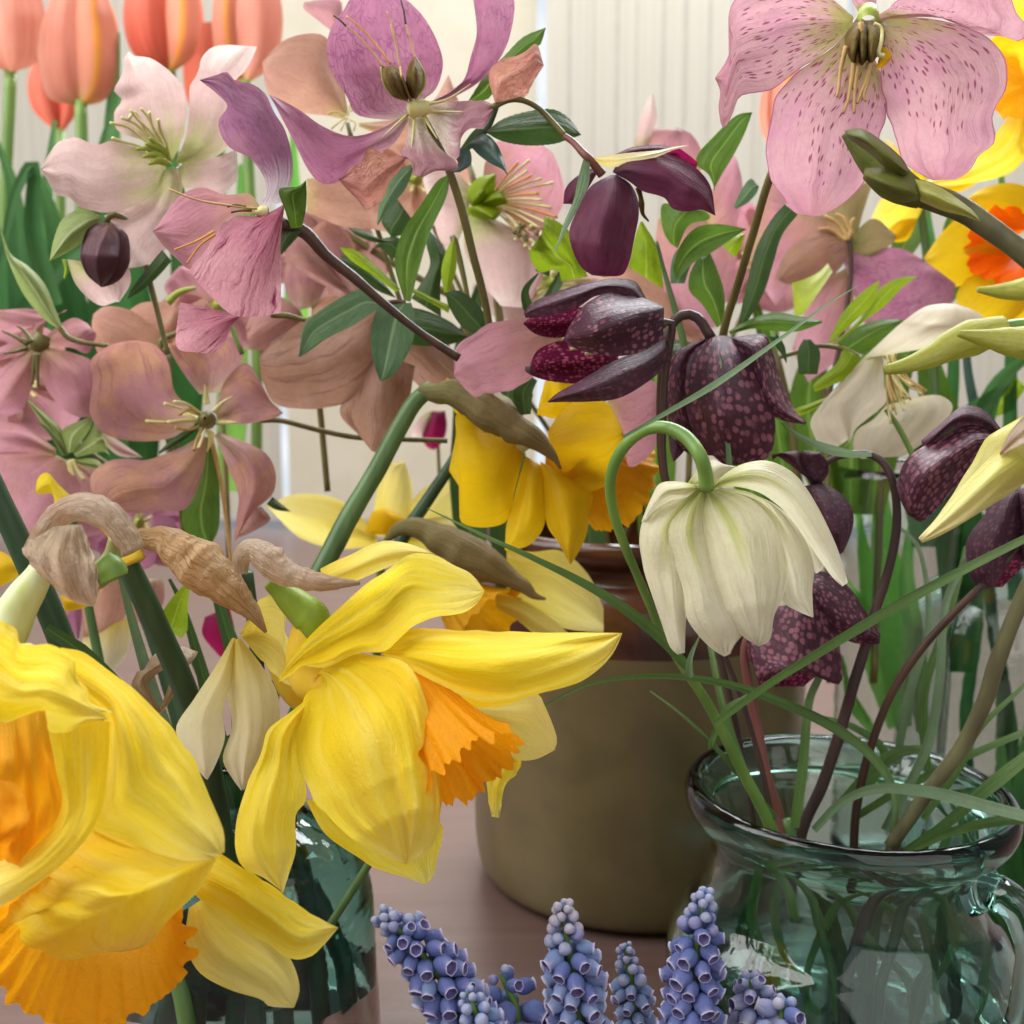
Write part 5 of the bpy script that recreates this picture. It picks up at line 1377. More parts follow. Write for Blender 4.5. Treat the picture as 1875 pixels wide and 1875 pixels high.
# the long blades around the jar
f = T("fritillary_foliage", "slender grass-like fritillary leaves arching out of the glass jar", "foliage", .33, "1500,1480")
for mid, w, dd, m in [
        ("1310,1325 1400,1258 1500,1195 1650,1105 1780,1035 1900,975", (12, 18, 20, 20, 18, 14), (30, 34, 36, 40, 44), BLADE),
        ("990,1295 1080,1252 1200,1238 1320,1250 1440,1290 1540,1340 1610,1400 1640,1460 1632,1545", (3, 12, 17, 20, 20, 20, 18, 16, 12), (50, 40, 28, 20, 10, 0, -6), BLADE),
        ("1455,1515 1470,1400 1483,1280 1500,1240", (18, 20, 20, 14), (0, -2, -4), BLADE),
        ("1490,1520 1540,1470 1600,1445 1700,1450 1800,1475 1900,1500", (14, 20, 22, 24, 24, 20), (4, 10, 16, 20), BLADEGY),
        ("1655,1560 1730,1510 1800,1450 1900,1370", (14, 24, 28, 22), (4, 12, 16), BLADE),
        ("1660,1560 1740,1525 1820,1505 1920,1500", (12, 18, 20, 14), (6, 14, 18), BLADE),
        ("1560,1500 1660,1440 1760,1390 1900,1330", (14, 16, 16, 12), (-10, -12, -16), BLADE),
        ("1620,1520 1700,1360 1720,1250 1740,1080 1880,900", (16, 20, 18, 16, 10), (-6, -14, -20), BLADEGY),
        ("1690,1500 1760,1400 1790,1340 1880,1250", (12, 14, 14, 8), (-4, 0), BLADE),
        ("1420,1500 1330,1390 1250,1310 1190,1265", (14, 14, 10, 3), (4, 12, 16), BLADE),
        ("1390,1480 1350,1380 1320,1280 1300,1180", (16, 18, 16, 10), (-2, -6), BLADE),
        ("1320,1340 1300,1370 1330,1300 1370,1275", (6, 12, 14, 10), (14, 16), BLADE),
        ("1700,1420 1690,1280 1740,1120 1770,1000", (14, 18, 16, 10), (-24, -30), BLADE),
        ("1640,1400 1670,1250 1700,1150 1680,1000 1640,960", (14, 18, 18, 18, 6), (-20, -20), BLADEGY),
        ("1530,1480 1600,1410 1640,1380 1700,1370", (14, 26, 24, 14), (-14, -16), BLADE),
        ("1590,1440 1620,1380 1560,1330 1480,1310", (16, 18, 14, 8), (-22, -24), BLADE)]:
    f.leaf("leaf", m, mid, w, d=dd, roll=.35, crease=.5)
f.tube("stem", STEMGB, "1630,1550 1700,1450 1760,1370 1800,1290 1830,1200 1870,1100 1900,1040", (13, 15, 15, 15, 14, 14), d=(0, 10, 16, 20), wr=.06)
f.tube("stem", STEMPUR, "1640,1540 1600,1640 1560,1760 1540,1900", (12, 11, 10), d=(0, -6))
f.tube("stem", STEM, "1440,1500 1480,1620 1520,1760 1540,1900", (9, 9, 9), d=(-6, -8))
f.tube("stem", STEMDK, "1700,1520 1660,1640 1620,1780 1600,1900", (10, 10, 10), d=(0, -6))
for mid, w in [("1780,1560 1800,1660 1810,1760 1780,1880", (14, 20, 18, 10)), ("1460,1540 1420,1640 1440,1760 1500,1860", (14, 18, 18, 10)), ("1560,1560 1640,1680 1700,1780 1720,1880", (14, 20, 20, 10)), ("1600,1580 1520,1680 1480,1780 1480,1880", (14, 18, 18, 10)), ("1700,1600 1740,1700 1700,1820 1640,1900", (14, 20, 20, 10)), ("1520,1600 1580,1700 1660,1800 1680,1900", (14, 20, 20, 12)), ("1400,1560 1380,1680 1420,1800 1440,1900", (14, 20, 20, 12))]:
    f.leaf("leaf", BLADE, mid, w, D=-8, roll=.4)
for mid, w, dd in [("1380,1640 1360,1720 1390,1800 1440,1900", (14, 34, 36, 16), -14), ("1480,1600 1530,1700 1540,1800 1500,1900", (14, 34, 36, 16), -20), ("1640,1600 1600,1700 1590,1800 1630,1900", (14, 36, 38, 16), -16), ("1740,1620 1720,1720 1750,1800 1740,1900", (14, 34, 34, 16), -20), ("1320,1700 1310,1780 1340,1840 1360,1910", (10, 30, 30, 12), -4), ("1680,1680 1700,1760 1680,1830 1660,1910", (10, 30, 34, 12), 2)]:
    f.leaf("leaf", LEAFDK, mid, w, D=dd, roll=.4)

f = T("hyacinth_foliage", "bright green upright hyacinth leaves blurred behind the jar", "foliage", .465, "1620,1350")
for mid, w, dd in [("1660,1330 1640,1200 1620,1020 1610,850", (30, 60, 80, 14), 0), ("1640,1330 1600,1200 1590,1080 1560,900", (30, 40, 50, 10), -10), ("1690,1340 1680,1200 1660,1040 1680,900", (26, 40, 44, 8), 6), ("1600,1340 1560,1280 1540,1200", (16, 24, 6), -4), ("1700,1340 1650,1240 1600,1130 1540,1060", (20, 34, 34, 8), -14)]:
    f.leaf("leaf", HYLEAF, mid, w, D=dd, roll=.3, crease=.4)
f = T("bottle_greenery", "dark green stems standing inside the pale bottle", "foliage", .47, "1800,1500")
for mid, w in [("1780,1500 1770,1300 1790,1140 1795,960", (20, 26, 26, 14)), ("1830,1500 1840,1300 1815,1120 1805,940", (20, 30, 28, 14)), ("1860,1500 1850,1320 1822,1180 1812,1000", (20, 30, 28, 10))]:
    f.leaf("leaf", TULLEAF, mid, w, roll=.3)

# ------------------------------------------------------------------ buds at right
b = T("daffodil_bud", "plump cream daffodil bud pointing down left at the right edge", "daffodil bud", .275, "1870,810", group="daffodil buds at the right edge")
b.tube("bud", BUDCR, "1900,790 1860,825 1820,870 1770,920 1720,965 1686,989", (40, 52, 54, 49, 33, 6), ns=18, nt=30)
b.P("sepal_fold", BUDCR, "1850,800 1800,850 1740,915 1690,985", "1900,870 1840,900 1770,950 1695,987", b=7, d=5)
b.P("spathe", PAPERPK, "1900,735 1850,790 1830,830", "1920,790 1880,810 1832,834", b=4, d=7, relief=.4)
b.tube("stem", STEMLT, "1890,795 1950,760 2000,900", (18, 16, 16), D=-2)
b = T("daffodil_bud", "slim yellow-green bud lying across the cream hellebore", "daffodil bud", .305, "1800,600", group="daffodil buds at the right edge")
b.tube("bud", BUDGR, "1840,600 1800,612 1750,630 1700,655 1650,672 1622,677", (24, 29, 33, 34, 29, 9), ns=16, nt=30)
b.tube("stem", STEMLT, "1835,600 1890,600 1960,680", (14, 14, 14), D=-3)
b = T("daffodil_bud", "pale green pointed bud entering from the right, second from the top", "daffodil bud", .295, "1900,630", group="daffodil buds at the right edge")
b.tube("bud", BUDGR, "1930,630 1890,628 1850,625 1810,620 1775,614 1755,611", (36, 39, 40, 36, 26, 6), ns=16, nt=30)
b.tube("stem", STEMLT, "1925,630 1980,640 2000,800", (16, 16, 16), D=-3)
b = T("daffodil_bud", "blunt olive bud topmost at the right edge over the orange daffodil", "daffodil bud", .34, "1900,528", group="daffodil buds at the right edge")
b.tube("bud", BUDGR, "1940,525 1890,528 1840,533 1805,532 1790,530", (34, 33, 27, 16, 5), ns=16, nt=30)
b.tube("stem", STEMLT, "1930,526 1990,560 2000,800", (14, 14, 14), D=-3)
b = T("lily_bud", "long thick olive-green bud on a heavy stem slanting across the spotted hellebore", "flower bud", .262, "1330,1060", Z4)
b.tube("bud", BUDOL, "915,715 960,770 1040,860 1130,940 1230,1010 1330,1060", (24, 66, 92, 104, 98, 66), ns=20, nt=40, wr=.05)
b.P("bract", BUDOL, "910,700 1000,690 1120,760 1230,860 1260,920", "930,740 1040,820 1130,900 1220,960 1262,930", b=6, d=9, relief=.4)
b.P("bract", BUDOL, "1020,900 1150,900 1290,960 1320,1050", "1010,960 1100,1050 1200,1090 1316,1070", b=6, d=9, relief=.3)
b.tube("stem", STEMGB, "1260,1020 1400,1070 1550,1130 1700,1230 1850,1340 2000,1460", (70, 72, 66, 58, 62, 64), wr=.05, ns=14)
b.P("bract", BUDGR, "1290,960 1400,990 1600,1130 1640,1180", "1320,1080 1440,1130 1560,1160 1640,1190", b=5, d=9, relief=.3)

# ------------------------------------------------------------------ stems and dry spathes at left
d = T("narcissus", "wilted cream narcissus hanging from a brown papery spathe between the daffodils", "narcissus", .275, "480,1140")
d.tube("spathe", PAPER, "240,978 265,985 300,990 340,1015 385,1050 430,1090 465,1125 487,1158", (10, 17, 20, 28, 40, 50, 46, 3), d=(2, 4, 6, 4), wr=.085, ns=40, nt=100, wf=8)
d.P("petal", CREAM, "425,1168 395,1220 355,1280 322,1335 340,1380 375,1425", "432,1168 425,1240 408,1310 412,1350 395,1400 380,1428", b=4, d=(0, 2, 4), relief=.6)
d.P("petal", CREAM, "428,1170 415,1250 425,1330 408,1390 425,1425 442,1448", "440,1168 480,1220 508,1270 510,1330 470,1400 446,1448", b=4, d=(0, 3, 4), relief=.6, M="434,1170 450,1240 460,1330 444,1445", md=1)
d.P("petal", YELPALE, "440,1160 480,1095 505,1088 524,1105 520,1150 545,1200", "445,1170 480,1210 520,1250 545,1260 556,1240 560,1235", b=-4, d=(0, 3, 5), relief=.5, ruf=1)
d.tube("flower_tube", TUBEY, "470,1130 500,1180 540,1250 570,1290", (20, 30, 36, 30), D=-6)
d.tube("stem", STEMDK, "222,1010 275,1120 330,1240 375,1370 400,1500 420,1640 430,1800", (22, 24, 25, 25, 25, 24), d=(2, 0, -10, -30, -45), ns=12)
d.tube("stem_bend", TUBEY, "176,952 205,972 228,998 240,1016 247,1030", (8, 15, 21, 23, 21), d=(2, 3))
d = T("cut_flower", "dark green daffodil stem leaning at the far left below the rose hellebore", "cut flower", .29, "60,1050", group="cut stems among the daffodils")
d.tube("stem", STEMDK, "-30,860 20,960 70,1070 115,1180 160,1300 220,1460 300,1640 380,1800", (24, 25, 26, 26, 26, 26), d=(0, -5, -30), ns=12)
d = T("cut_flower", "thin bluish flower stalk just right of the crumpled spathe", "cut flower", .285, "240,1100", group="cut stems among the daffodils")
d.leaf("blade", BLADEGY, "215,1030 235,1110 260,1200 300,1330 360,1500 400,1640", (10, 26, 34, 34, 30, 20), d=(0, -10, -40), roll=.4)
d.leaf("blade", LEAFDK, "85,1150 130,1180 170,1210 260,1290", (20, 30, 26, 10), d=-4)
f = T("narcissus_foliage", "green narcissus leaves and stems crowding above the teal vase", "foliage", .33, "440,1500")
for mid, w, dd, m in [("430,1480 400,1360 370,1230 330,1100 310,1060", (40, 44, 40, 30, 6), 0, LEAFDK), ("470,1500 470,1400 500,1280 520,1180", (40, 44, 40, 10), -6, LEAFDK), ("400,1520 350,1400 320,1300 280,1180 230,1060", (40, 40, 36, 30, 8), -10, STEMDK), ("520,1500 540,1400 600,1250 640,1120", (34, 40, 40, 10), -12, LEAFDK),
                      ("310,1160 330,1100 345,1070", (50, 60, 10), 10, LEAFLM), ("440,1600 450,1400 440,1250 400,1100", (60, 70, 60, 20), -20, LEAFDK), ("380,1600 380,1450 390,1300 350,1200", (60, 60, 50, 10), -26, LEAFDK), ("520,1600 500,1450 530,1330 560,1240", (60, 60, 50, 10), -26, TULLEAF)]:
    f.leaf("leaf", m, mid, w, D=dd, roll=.35)
for q, dd in [("430,1480 440,1640 430,1900", 0), ("480,1490 500,1640 520,1900", 4), ("400,1490 380,1640 360,1900", -6), ("520,1480 560,1640 590,1900", -4), ("450,1490 460,1700 470,1900", 8), ("380,1560 330,1740 300,1900", 0), ("560,1600 620,1740 640,1880", -10)]:
    f.tube("stem", STEMDK, q, (18, 18, 18), D=dd)
f.tube("spathe", PAPERPK, "345,1215 330,1205 300,1210 275,1230 255,1255 250,1270", (22, 22, 16, 12, 12, 4), D=34, wr=.2, ns=12)
f.P("spathe", PAPER, "250,1230 240,1260 270,1290 285,1310", "300,1215 270,1240 280,1275 295,1300", D=36, b=2)
f.P("spathe", PAPER, "320,1210 310,1250 300,1280 285,1310", "345,1215 330,1240 315,1280 290,1312", D=34, b=2)
h = T("hellebore", "peach and cream hellebore scrap low behind the dark stems at left", "hellebore", .40, "190,1150")
h.P("petal", HPEACH, "160,1050 150,1110 150,1170", "235,1050 235,1110 210,1170", b=3)
h.P("petal", CREAM, "155,1150 150,1200 170,1240", "240,1130 235,1190 200,1240", b=3)
h.P("petal", HPURP, "115,1110 120,1130 140,1170", "150,1090 150,1130 145,1170", b=1)
h.P("petal", HMAG, "375,1130 370,1160 400,1200", "420,1110 430,1160 425,1215", b=2)
h.P("petal", HDUSK, "240,1060 240,1100 250,1140", "300,1060 300,1100 280,1140", b=2, d=-8)
h.P("petal", HPURP, "270,955 290,940 320,950", "275,1000 300,1010 335,985", b=2)
h.tube("stem", STEMOL, "190,1160 200,1300 230,1500", (8, 8), D=-6)
d = T("daffodil", "bright yellow daffodil petal folded above the arched brown spathe at left", "daffodil", .34, "130,940")
d.P("petal", YEL, "65,895 70,875 85,865 110,890 150,925", "67,905 95,905 100,935 105,955 130,950", b=2, relief=.4)
d.P("petal", YELDEEP, "-30,1040 0,1010 20,1020", "-30,1080 10,1070 40,1050", b=2)
d.P("petal", YELDEEP, "110,1090 150,1080 180,1050", "120,1120 160,1110 190,1070", b=2)
d.tube("stem", STEM, "130,945 160,1100 200,1300", (9, 9), D=-6)

# ------------------------------------------------------------------ big daffodils
d = T("daffodil", "large cropped yellow daffodil at lower left, its orange cup facing the left edge", "daffodil", .235, "60,1180", group="large daffodils in front")
dz = d
d.z = Z8
d.tube("flower_tube", TUBEGR, "190,60 130,150 70,240 20,330 -40,420", (48, 72, 88, 100, 110), D=-10, ns=20)
d.tube("ovary", OVARYOL, "455,-30 440,40 400,105 330,135 260,140", (30, 50, 58, 50, 40), D=-22, ns=20)
d.P("petal", YEL, "240,395 330,418 420,480 560,590 680,720 770,850 830,990 880,1120 882,1200", "210,560 420,700 415,850 390,970 365,1100 450,1130 560,1180 640,1215 740,1238 830,1228", b=9, d=(0, 4, 8, 10), ruf=.9, relief=1.7, rf=5, nt=50, ns=34)
d.P("corona", ORANGE, "-80,640 -80,900 -80,1260", "185,630 222,860 250,1020 190,1150 60,1250", d=(8, 11, 10), relief=2.4, rf=4, ns=34, nt=40, M="60,640 80,900 60,1255")
d.P("corona", ORANGE, "-80,900 -80,1100 -80,1200", "60,930 110,1000 100,1100 0,1190", d=(13, 15, 13), relief=1.4, rf=3, ruf=2, ns=20, nt=26)
d.P("petal", YEL, "175,640 215,860 240,1030 140,1170 -60,1260", "430,690 425,850 385,1080 290,1205 130,1340 -60,1450", b=1, d=(11, 13, 13, 13), ld=(-1, -3, -3, -2), relief=1.0, rf=4, ruf=.4, nt=40, ns=24)
d.P("petal", YEL, "-60,250 60,330 80,378 200,383 290,430 300,510 345,570 352,610 442,652", "-60,690 40,692 100,668 180,650 190,725 235,735 300,710 350,690 430,680", b=5, d=(16, 20, 22, 24), M="-60,480 80,560 180,560 280,600 400,655", md=(3, 5, 3, 0), relief=1.2, ruf=1.4, nt=44, ns=26)
d.P("petal", YEL, "-60,330 40,380 120,380", "-60,480 60,440 160,400", b=4, d=10)
d.tube("spathe", PAPERPK, "525,20 480,-60 420,-120 340,-152 260,-140 190,-80 130,20", (50, 56, 60, 62, 64, 58, 40), D=-14, wr=.08, ns=36, nt=80, wf=8)
d.P("spathe", PAPERPK, "212,-77 95,4 117,69 182,135", "321,-84 366,41 385,120 388,175", M=["240,-80 195,40 235,150 268,207", "290,-84 300,60 335,180 366,235"], b=4, d=(-2, -4, -6), relief=1.5, rf=9, ruf=1.6, ns=36, nt=40)
d.tube("stem", STEMLT, "400,60 430,90 450,130", (60, 70, 60), D=-20)

d = T("daffodil", "large yellow daffodil facing downward in front, orange frilled cup along the bottom edge", "daffodil", .245, "300,1600", group="large daffodils in front")
d.z = Z8
d.lathe("corona", ORANGE, "390,1380,-6", "350,1585,8", [(0, 200), (.4, 270), (.8, 325), (.93, 350), (1, 378)], ns=200, frill=(.05, 21, .3))
d.P("petal", YELPALE, "740,1420 728,1560 780,1670 900,1740 1030,1782 1048,1802 1150,1812", "800,1380 900,1440 1050,1530 1140,1620 1176,1740 1155,1810", b=4, d=(-6, -6, -2), relief=.7, ns=22)
d.P("petal", YEL, "860,1203 960,1265 1050,1320 1200,1430 1328,1497", "760,1370 870,1440 960,1510 1050,1560 1130,1618 1225,1605 1328,1499", b=5, d=(0, 2, 4), M="810,1290 920,1350 1050,1440 1180,1530 1327,1498", md=(2, 4, 2, 0), ruf=.9, relief=1.8, rf=4, nt=44, ns=30)
d.P("petal", YEL, "360,1090 450,1120 600,1180 740,1225 860,1195", "350,1130 450,1200 600,1260 740,1270 850,1215", b=3, d=8)
d.P("petal", YEL, "-60,1420 0,1510 60,1480 75,1520 130,1572 200,1612 280,1627 370,1597 400,1590", "370,1090 600,1190 740,1235 862,1205 830,1260 760,1370 680,1450 570,1568 480,1592", b=9, d=(8, 16, 14, 8), ruf=.9, relief=2.4, rf=5, nt=52, ns=38)
d.P("petal", YELPALE, "330,1780 340,1820 420,1835", "420,1760 440,1800 440,1840", b=2, d=-8)
d.tube("stem", STEM, "500,1250 560,1350 700,1700 760,2000", (50, 48, 46), D=-60)

d = T("daffodil", "bright yellow daffodil in side view at centre, orange cup pointing down right", "daffodil", .265, "480,720", Z9, group="large daffodils in front")
d.P("petal", YEL, "395,1270 480,1420 640,1535 700,1575 850,1622 935,1652", "700,1300 900,1350 1008,1380 985,1550 975,1605 938,1652", b=4, d=-4, relief=.6)
d.P("petal", YELPALE, "460,225 530,190 600,160 680,120 750,99 860,112 970,155", "480,330 600,290 740,230 870,180 980,160", b=4, d=-6, relief=.5)
d.P("petal", YELPALE, "990,760 1200,830 1440,788 1472,840 1530,1000 1520,1042", "1060,860 1180,920 1240,960 1345,1085 1430,1087 1520,1045", b=-3, d=(-4, -4, -2), relief=.5)
d.lathe("corona", ORANGE, "800,640,-4", "1150,1140,12", [(0, 60), (.3, 110), (.65, 165), (.9, 212), (1, 240)], ns=180, frill=(.06, 14, .3))
d.P("petal", YEL, "720,605 800,525 890,495 1000,497 1100,502 1400,513 1600,514 1822,516", "740,615 880,700 1000,785 1150,852 1280,842 1450,792 1600,750 1700,690 1780,610 1824,518", b=5, d=(0, 4, 9, 16), M=["740,600 900,590 1100,600 1400,590 1822,516", "740,610 880,650 1080,730 1300,760 1560,690 1740,610 1823,517"], md=(0, 4, 4, 0), ruf=.9, relief=2.3, rf=5, nt=52, ns=34)
d.P("petal", YEL, "272,738 290,680 400,540 520,430 640,320 760,230 870,158 960,162 1060,205 1140,250 1203,325", "272,738 330,702 385,660 400,665 480,672 620,608 740,600 880,490 980,442 1110,425 1180,370 1203,328", M="274,736 360,640 480,560 620,480 740,400 860,300 980,310 1100,310 1203,327", md=(0, -3, -8, -4, 0), d=(6, 6, 4, 8, 12), ruf=.9, relief=1.2, rf=5, nt=52, ns=34)
d.P("petal", YEL, "430,790 330,870 220,960 190,1060 120,1220 78,1380 88,1530 120,1580 200,1620 270,1670 290,1690", "440,800 350,1030 400,1240 392,1280 352,1330 350,1500 320,1600 292,1690", M="436,795 300,960 260,1120 210,1300 200,1480 285,1688", md=(0, 3, 4, 2), b=2, d=(0, 4, 8, 6), ruf=.9, relief=1.4, rf=4, nt=48, ns=28)
d.P("petal", YEL, "450,690 470,740 400,790 378,900 345,1040 380,1180 460,1300 560,1420 640,1470 700,1492 780,1540 850,1562", "480,660 520,628 600,605 700,612 820,632 890,700 940,840 952,1020 905,1050 980,1120 1005,1230 990,1430 940,1512 852,1562",
    M=["460,690 500,720 560,820 600,960 640,1120 700,1280 780,1420 848,1560", "470,680 560,660 700,740 800,860 850,1000 880,1160 900,1330 850,1560"], md=(0, 5, 6, 2), b=2, d=(0, 9, 14, 10), ruf=.9, relief=2.6, rf=6, nt=64, ns=42)
d.tube("flower_tube", TUBEY, "430,440 400,540 395,640 430,740 500,760", (70, 76, 90, 100, 90), D=-5, ns=20)
d.tube("ovary", OVARY, "235,280 300,340 360,395 420,450 450,520", (40, 66, 88, 88, 70), D=-4, ns=20)
d.tube("spathe", PAPERPK, "100,240 110,170 160,140 220,180 300,240 400,275 500,290 580,290 640,290", (30, 50, 62, 72, 52, 46, 52, 44, 8), d=(2, 6, 8, 8), wr=.09, ns=40, nt=100, wf=9)

d.tube("stem", STEMDK, "130,240 160,500 200,900 220,1400 230,2000", (30, 36, 38, 38), d=(-10, -40, -60))
d = T("daffodil", "small yellow frilled daffodil edge hanging right of the orange cup", "daffodil", .285, "910,1400")
d.P("petal", YEL, "900,1370 890,1420 895,1470 900,1495", "955,1360 950,1410 925,1440 915,1498", b=3, relief=1.0, ruf=2)
d.tube("stem", STEM, "905,1380 860,1350 800,1400 600,1700", (8, 8, 8), D=-10)

# ------------------------------------------------------------------ grape hyacinths
def bell_mesh(name, mat, closed):
    if closed:
        pr = [(.02, 0), (.26, .05), (.46, .25), (.52, .5), (.42, .8), (.2, .97), (.02, 1.0)]
    else:
        pr = [(.02, 0), (.26, .04), (.46, .2), (.53, .42), (.50, .64), (.38, .86), (.345, .93), (.42, 1.0), (.40, 1.03), (.28, .97), (.24, .84), (.02, .76)]
    p = np.array(pr)
    n = 22
    t = np.linspace(0, len(p) - 1, n)
    r = np.interp(t, np.arange(len(p)), p[:, 0])
    z = np.interp(t, np.arange(len(p)), p[:, 1])
    ns = 18
    th = np.linspace(0, 2 * np.pi, ns, endpoint=False)
    rr = r[:, None] * (1 + .035 * np.cos(3 * th)[None, :]) * (1 + (0.07 * np.cos(6 * th)[None, :] if not closed else 0) * (z > .97)[:, None])
    V = np.stack([rr * .84 * np.cos(th), rr * .84 * np.sin(th), z[:, None] + 0 * th], -1)
    me = grid_mesh(name, V, closed=True)
    me.materials.append(mat)
    if not closed:
        me.materials.append(MRIM)
        me.materials.append(MIN)
        for i, pl in enumerate(me.polygons):
            row = i // ns
            f = row / (n - 1) * (len(p) - 1)
            if 6.0 < f <= 7.9:
                pl.material_index = 1
            elif f > 7.9:
                pl.material_index = 2
    return me


BELLS = {k: bell_mesh("bell", m, False) for k, m in (("v", MUSC), ("p", MUSCLT), ("w", MUSCWH))}
BUDS = {k: bell_mesh("bud", m, True) for k, m in (("v", MUSC), ("p", MUSCLT), ("w", MUSCWH))}


def muscari(label, D, axis, n, size, spread, pal, top_frac=.3, seed=1, cone=1.0):
    """axis: picture points from tip to foot (in Z10)"""
    r_ = random.Random(seed)
    m = T("grape_hyacinth", label, "grape hyacinth", D, axis.split()[-1], Z10, group="blue grape hyacinths along the bottom edge")
    ax = spline(parse(axis, Z10), 60)
    A = at_arr(m.D3(ax)) - m.loc
    k = Z10[2] * KW * D
    foot = A[-1].copy()
    dn = A[-1] - A[-8]
    dn /= np.linalg.norm(dn)
    ext = np.vstack([A[:-1], [A[-1] + dn * q for q in (0, .012, .03)]])
    me = grid_mesh("stem", sweep(ext, np.interp(np.linspace(0, 1, len(ext)), [0, .3, 1], [6, 14, 20]) * k, 10), closed=True)
    m.add("stem", me, STEMLT)
    tg = np.gradient(A, axis=0)
    for i in range(n):
        q = (i + .5) / n
        s = q ** 1.05
        idx = min(57, int(s * 58))
        p = A[idx]
        t_ = tg[idx] / np.linalg.norm(tg[idx])
        h = np.array([0, 1.0, 0])
        e1 = np.cross(t_, h)
        e1 /= np.linalg.norm(e1)
        e2 = np.cross(t_, e1)
        ang = i * 2.39996 + r_.uniform(-.2, .2)
        out = math.cos(ang) * e1 + math.sin(ang) * e2
        rad = spread * k * (.28 + .72 * min(1, s / .5)) * cone
        droop = -.8 if s < .14 else (-.1 if s < .3 else .42)
        sz = size * 1.06 * k * (.5 + .55 * min(1, s / .4)) * r_.uniform(.88, 1.1)
        dirv = out + t_ * (droop + r_.uniform(-.15, .15)) + np.array([0, 0, -.12 if s > .35 else 0])
        dirv /= np.linalg.norm(dirv)
        pos = p + out * rad * .31
        bud = s < top_frac
        c = pal[0] if s < top_frac * .7 else (pal[1] if r_.random() < .72 else pal[2])
        me = (BUDS if bud else BELLS)[c]
        o = bpy.data.objects.new("bud" if bud else "bell", me)
        COL.objects.link(o)
        o.parent = m.root
        zq = Vector(dirv).to_track_quat('Z', 'Y')
        o.matrix_local = Matrix.Translation(Vector(pos)) @ zq.to_matrix().to_4x4() @ Matrix.Rotation(r_.random() * 6, 4, 'Z') @ Matrix.Diagonal((sz * .95, sz * .95, sz * (1.0 if not bud else .85), 1))
    return m


muscari("leaning grape hyacinth at the left with a stray bud at its tip", .25, "112,415 215,500 320,620 420,760 520,940", 78, 84, 185, "pvp", .16, 3)
muscari("tall slim grape hyacinth with pale greenish tip in the middle of the row", .255, "892,372 900,470 925,600 950,740 965,960", 64, 82, 145, "wpv", .3, 5)
muscari("short grape hyacinth in the background between the two tallest", .29, "1160,545 1170,620 1190,720 1200,900", 40, 58, 95, "ppv", .4, 7)
muscari("tallest violet-blue grape hyacinth standing before the glass jar", .255, "1495,320 1480,440 1465,580 1450,740 1440,960", 68, 84, 158, "pvv", .26, 9)
muscari("faded greyish grape hyacinth at the right end of the row", .26, "1690,690 1710,760 1730,850 1740,980", 34, 82, 150, "www", .0, 11)
muscari("small pale grape hyacinth spike low in front of the leaning one", .243, "480,745 510,810 540,880 560,980", 26, 66, 100, "ppp", .45, 13)
muscari("drooping grape hyacinth with dark blue buds right of the leaning one", .26, "620,660 660,740 690,800 700,960", 16, 96, 150, "pvv", .1, 15)
muscari("lilac grape hyacinth half out of frame beside the faded one", .255, "1840,790 1830,860 1800,960", 16, 92, 120, "pwv", .1, 17)

# ------------------------------------------------------------------ shaded greenery between the flowers, further back
f = T("hellebore_foliage", "backlit hellebore leaves far back behind the mauve and cream flowers at right", "foliage", .45, "1500,900")
for mid, w, m in [("1520,940 1520,920 1480,760 1500,640 1560,560", (40, 90, 90, 10), LEAF), ("1440,1230 1440,920 1420,760 1400,620 1370,520", (40, 80, 80, 10), LEAF), ("1600,940 1600,920 1620,760 1660,650 1730,580", (40, 90, 90, 10), LEAF), ("1700,940 1700,920 1720,780 1700,640 1720,560", (50, 90, 80, 10), LEAF),
                  ("1380,1230 1380,920 1340,780 1300,700 1290,600", (40, 80, 70, 10), LEAF), ("1560,940 1560,920 1560,800 1580,700 1610,600", (50, 90, 80, 10), LEAF), ("1690,1000 1690,920 1700,860 1760,780 1850,700", (40, 90, 90, 10), TULLEAF), ("1760,1230 1760,920 1790,800 1830,700 1900,640", (40, 90, 90, 10), TULLEAF), ("1620,520 1660,440 1690,380 1740,330", (20, 50, 50, 8), LEAF), ("1720,560 1750,500 1740,420 1760,360", (30, 50, 40, 8), LEAF)]:
    f.leaf("leaf", m, mid, w, roll=.3, relief=.6)
for q in ("1500,620 1510,760 1520,1250", "1420,640 1450,780 1470,1250", "1640,640 1620,800 1600,1250"):
    f.tube("stem", STEMOL, q, (6, 7, 7), D=4)
f = T("hellebore_foliage", "dim leaves and stalks behind the tan hellebore and the middle stems", "foliage", .44, "620,700")
for mid, w, m in [("860,1100 860,760 850,660 870,560 900,470", (40, 80, 80, 10), LEAFDK), ("930,1100 930,720 960,620 1010,540 1040,470", (40, 80, 80, 10), LEAFDK), ("1080,1100 1080,700 1100,600 1150,520 1180,430", (40, 80, 80, 10), LEAFDK), ("1200,1100 1200,720 1210,600 1240,500 1260,420", (40, 80, 70, 10), LEAF)]:
    f.leaf("leaf", m, mid, w, roll=.3, relief=.6)
for q in ("560,430 640,520 800,640", "590,400 700,470 860,560", "480,640 560,660 640,640", "860,300 900,480 930,700", "780,420 840,560 880,700"):
    f.tube("stem", STEMOL, q, (6, 7, 7), D=8)
h = T("hellebore", "faded rose hellebore mostly hidden between the tan flower and the veined pink one", "hellebore", .415, "520,560")
h.P("petal", HBROWNP, "545,560 500,540 470,560 450,600", "560,590 530,620 500,640 455,640", b=4, relief=.6)
h.P("petal", HPINK, "550,590 520,640 520,690 540,720", "590,590 610,640 590,700 550,725", b=4, relief=.6)
h.P("petal", HDUSK, "540,570 520,520 530,470 550,450", "580,560 600,510 590,460 560,448", b=4, relief=.6)
h.P("petal", HPEACH, "570,560 610,540 640,560 650,590", "570,590 600,610 630,610 650,595", b=4, relief=.6)
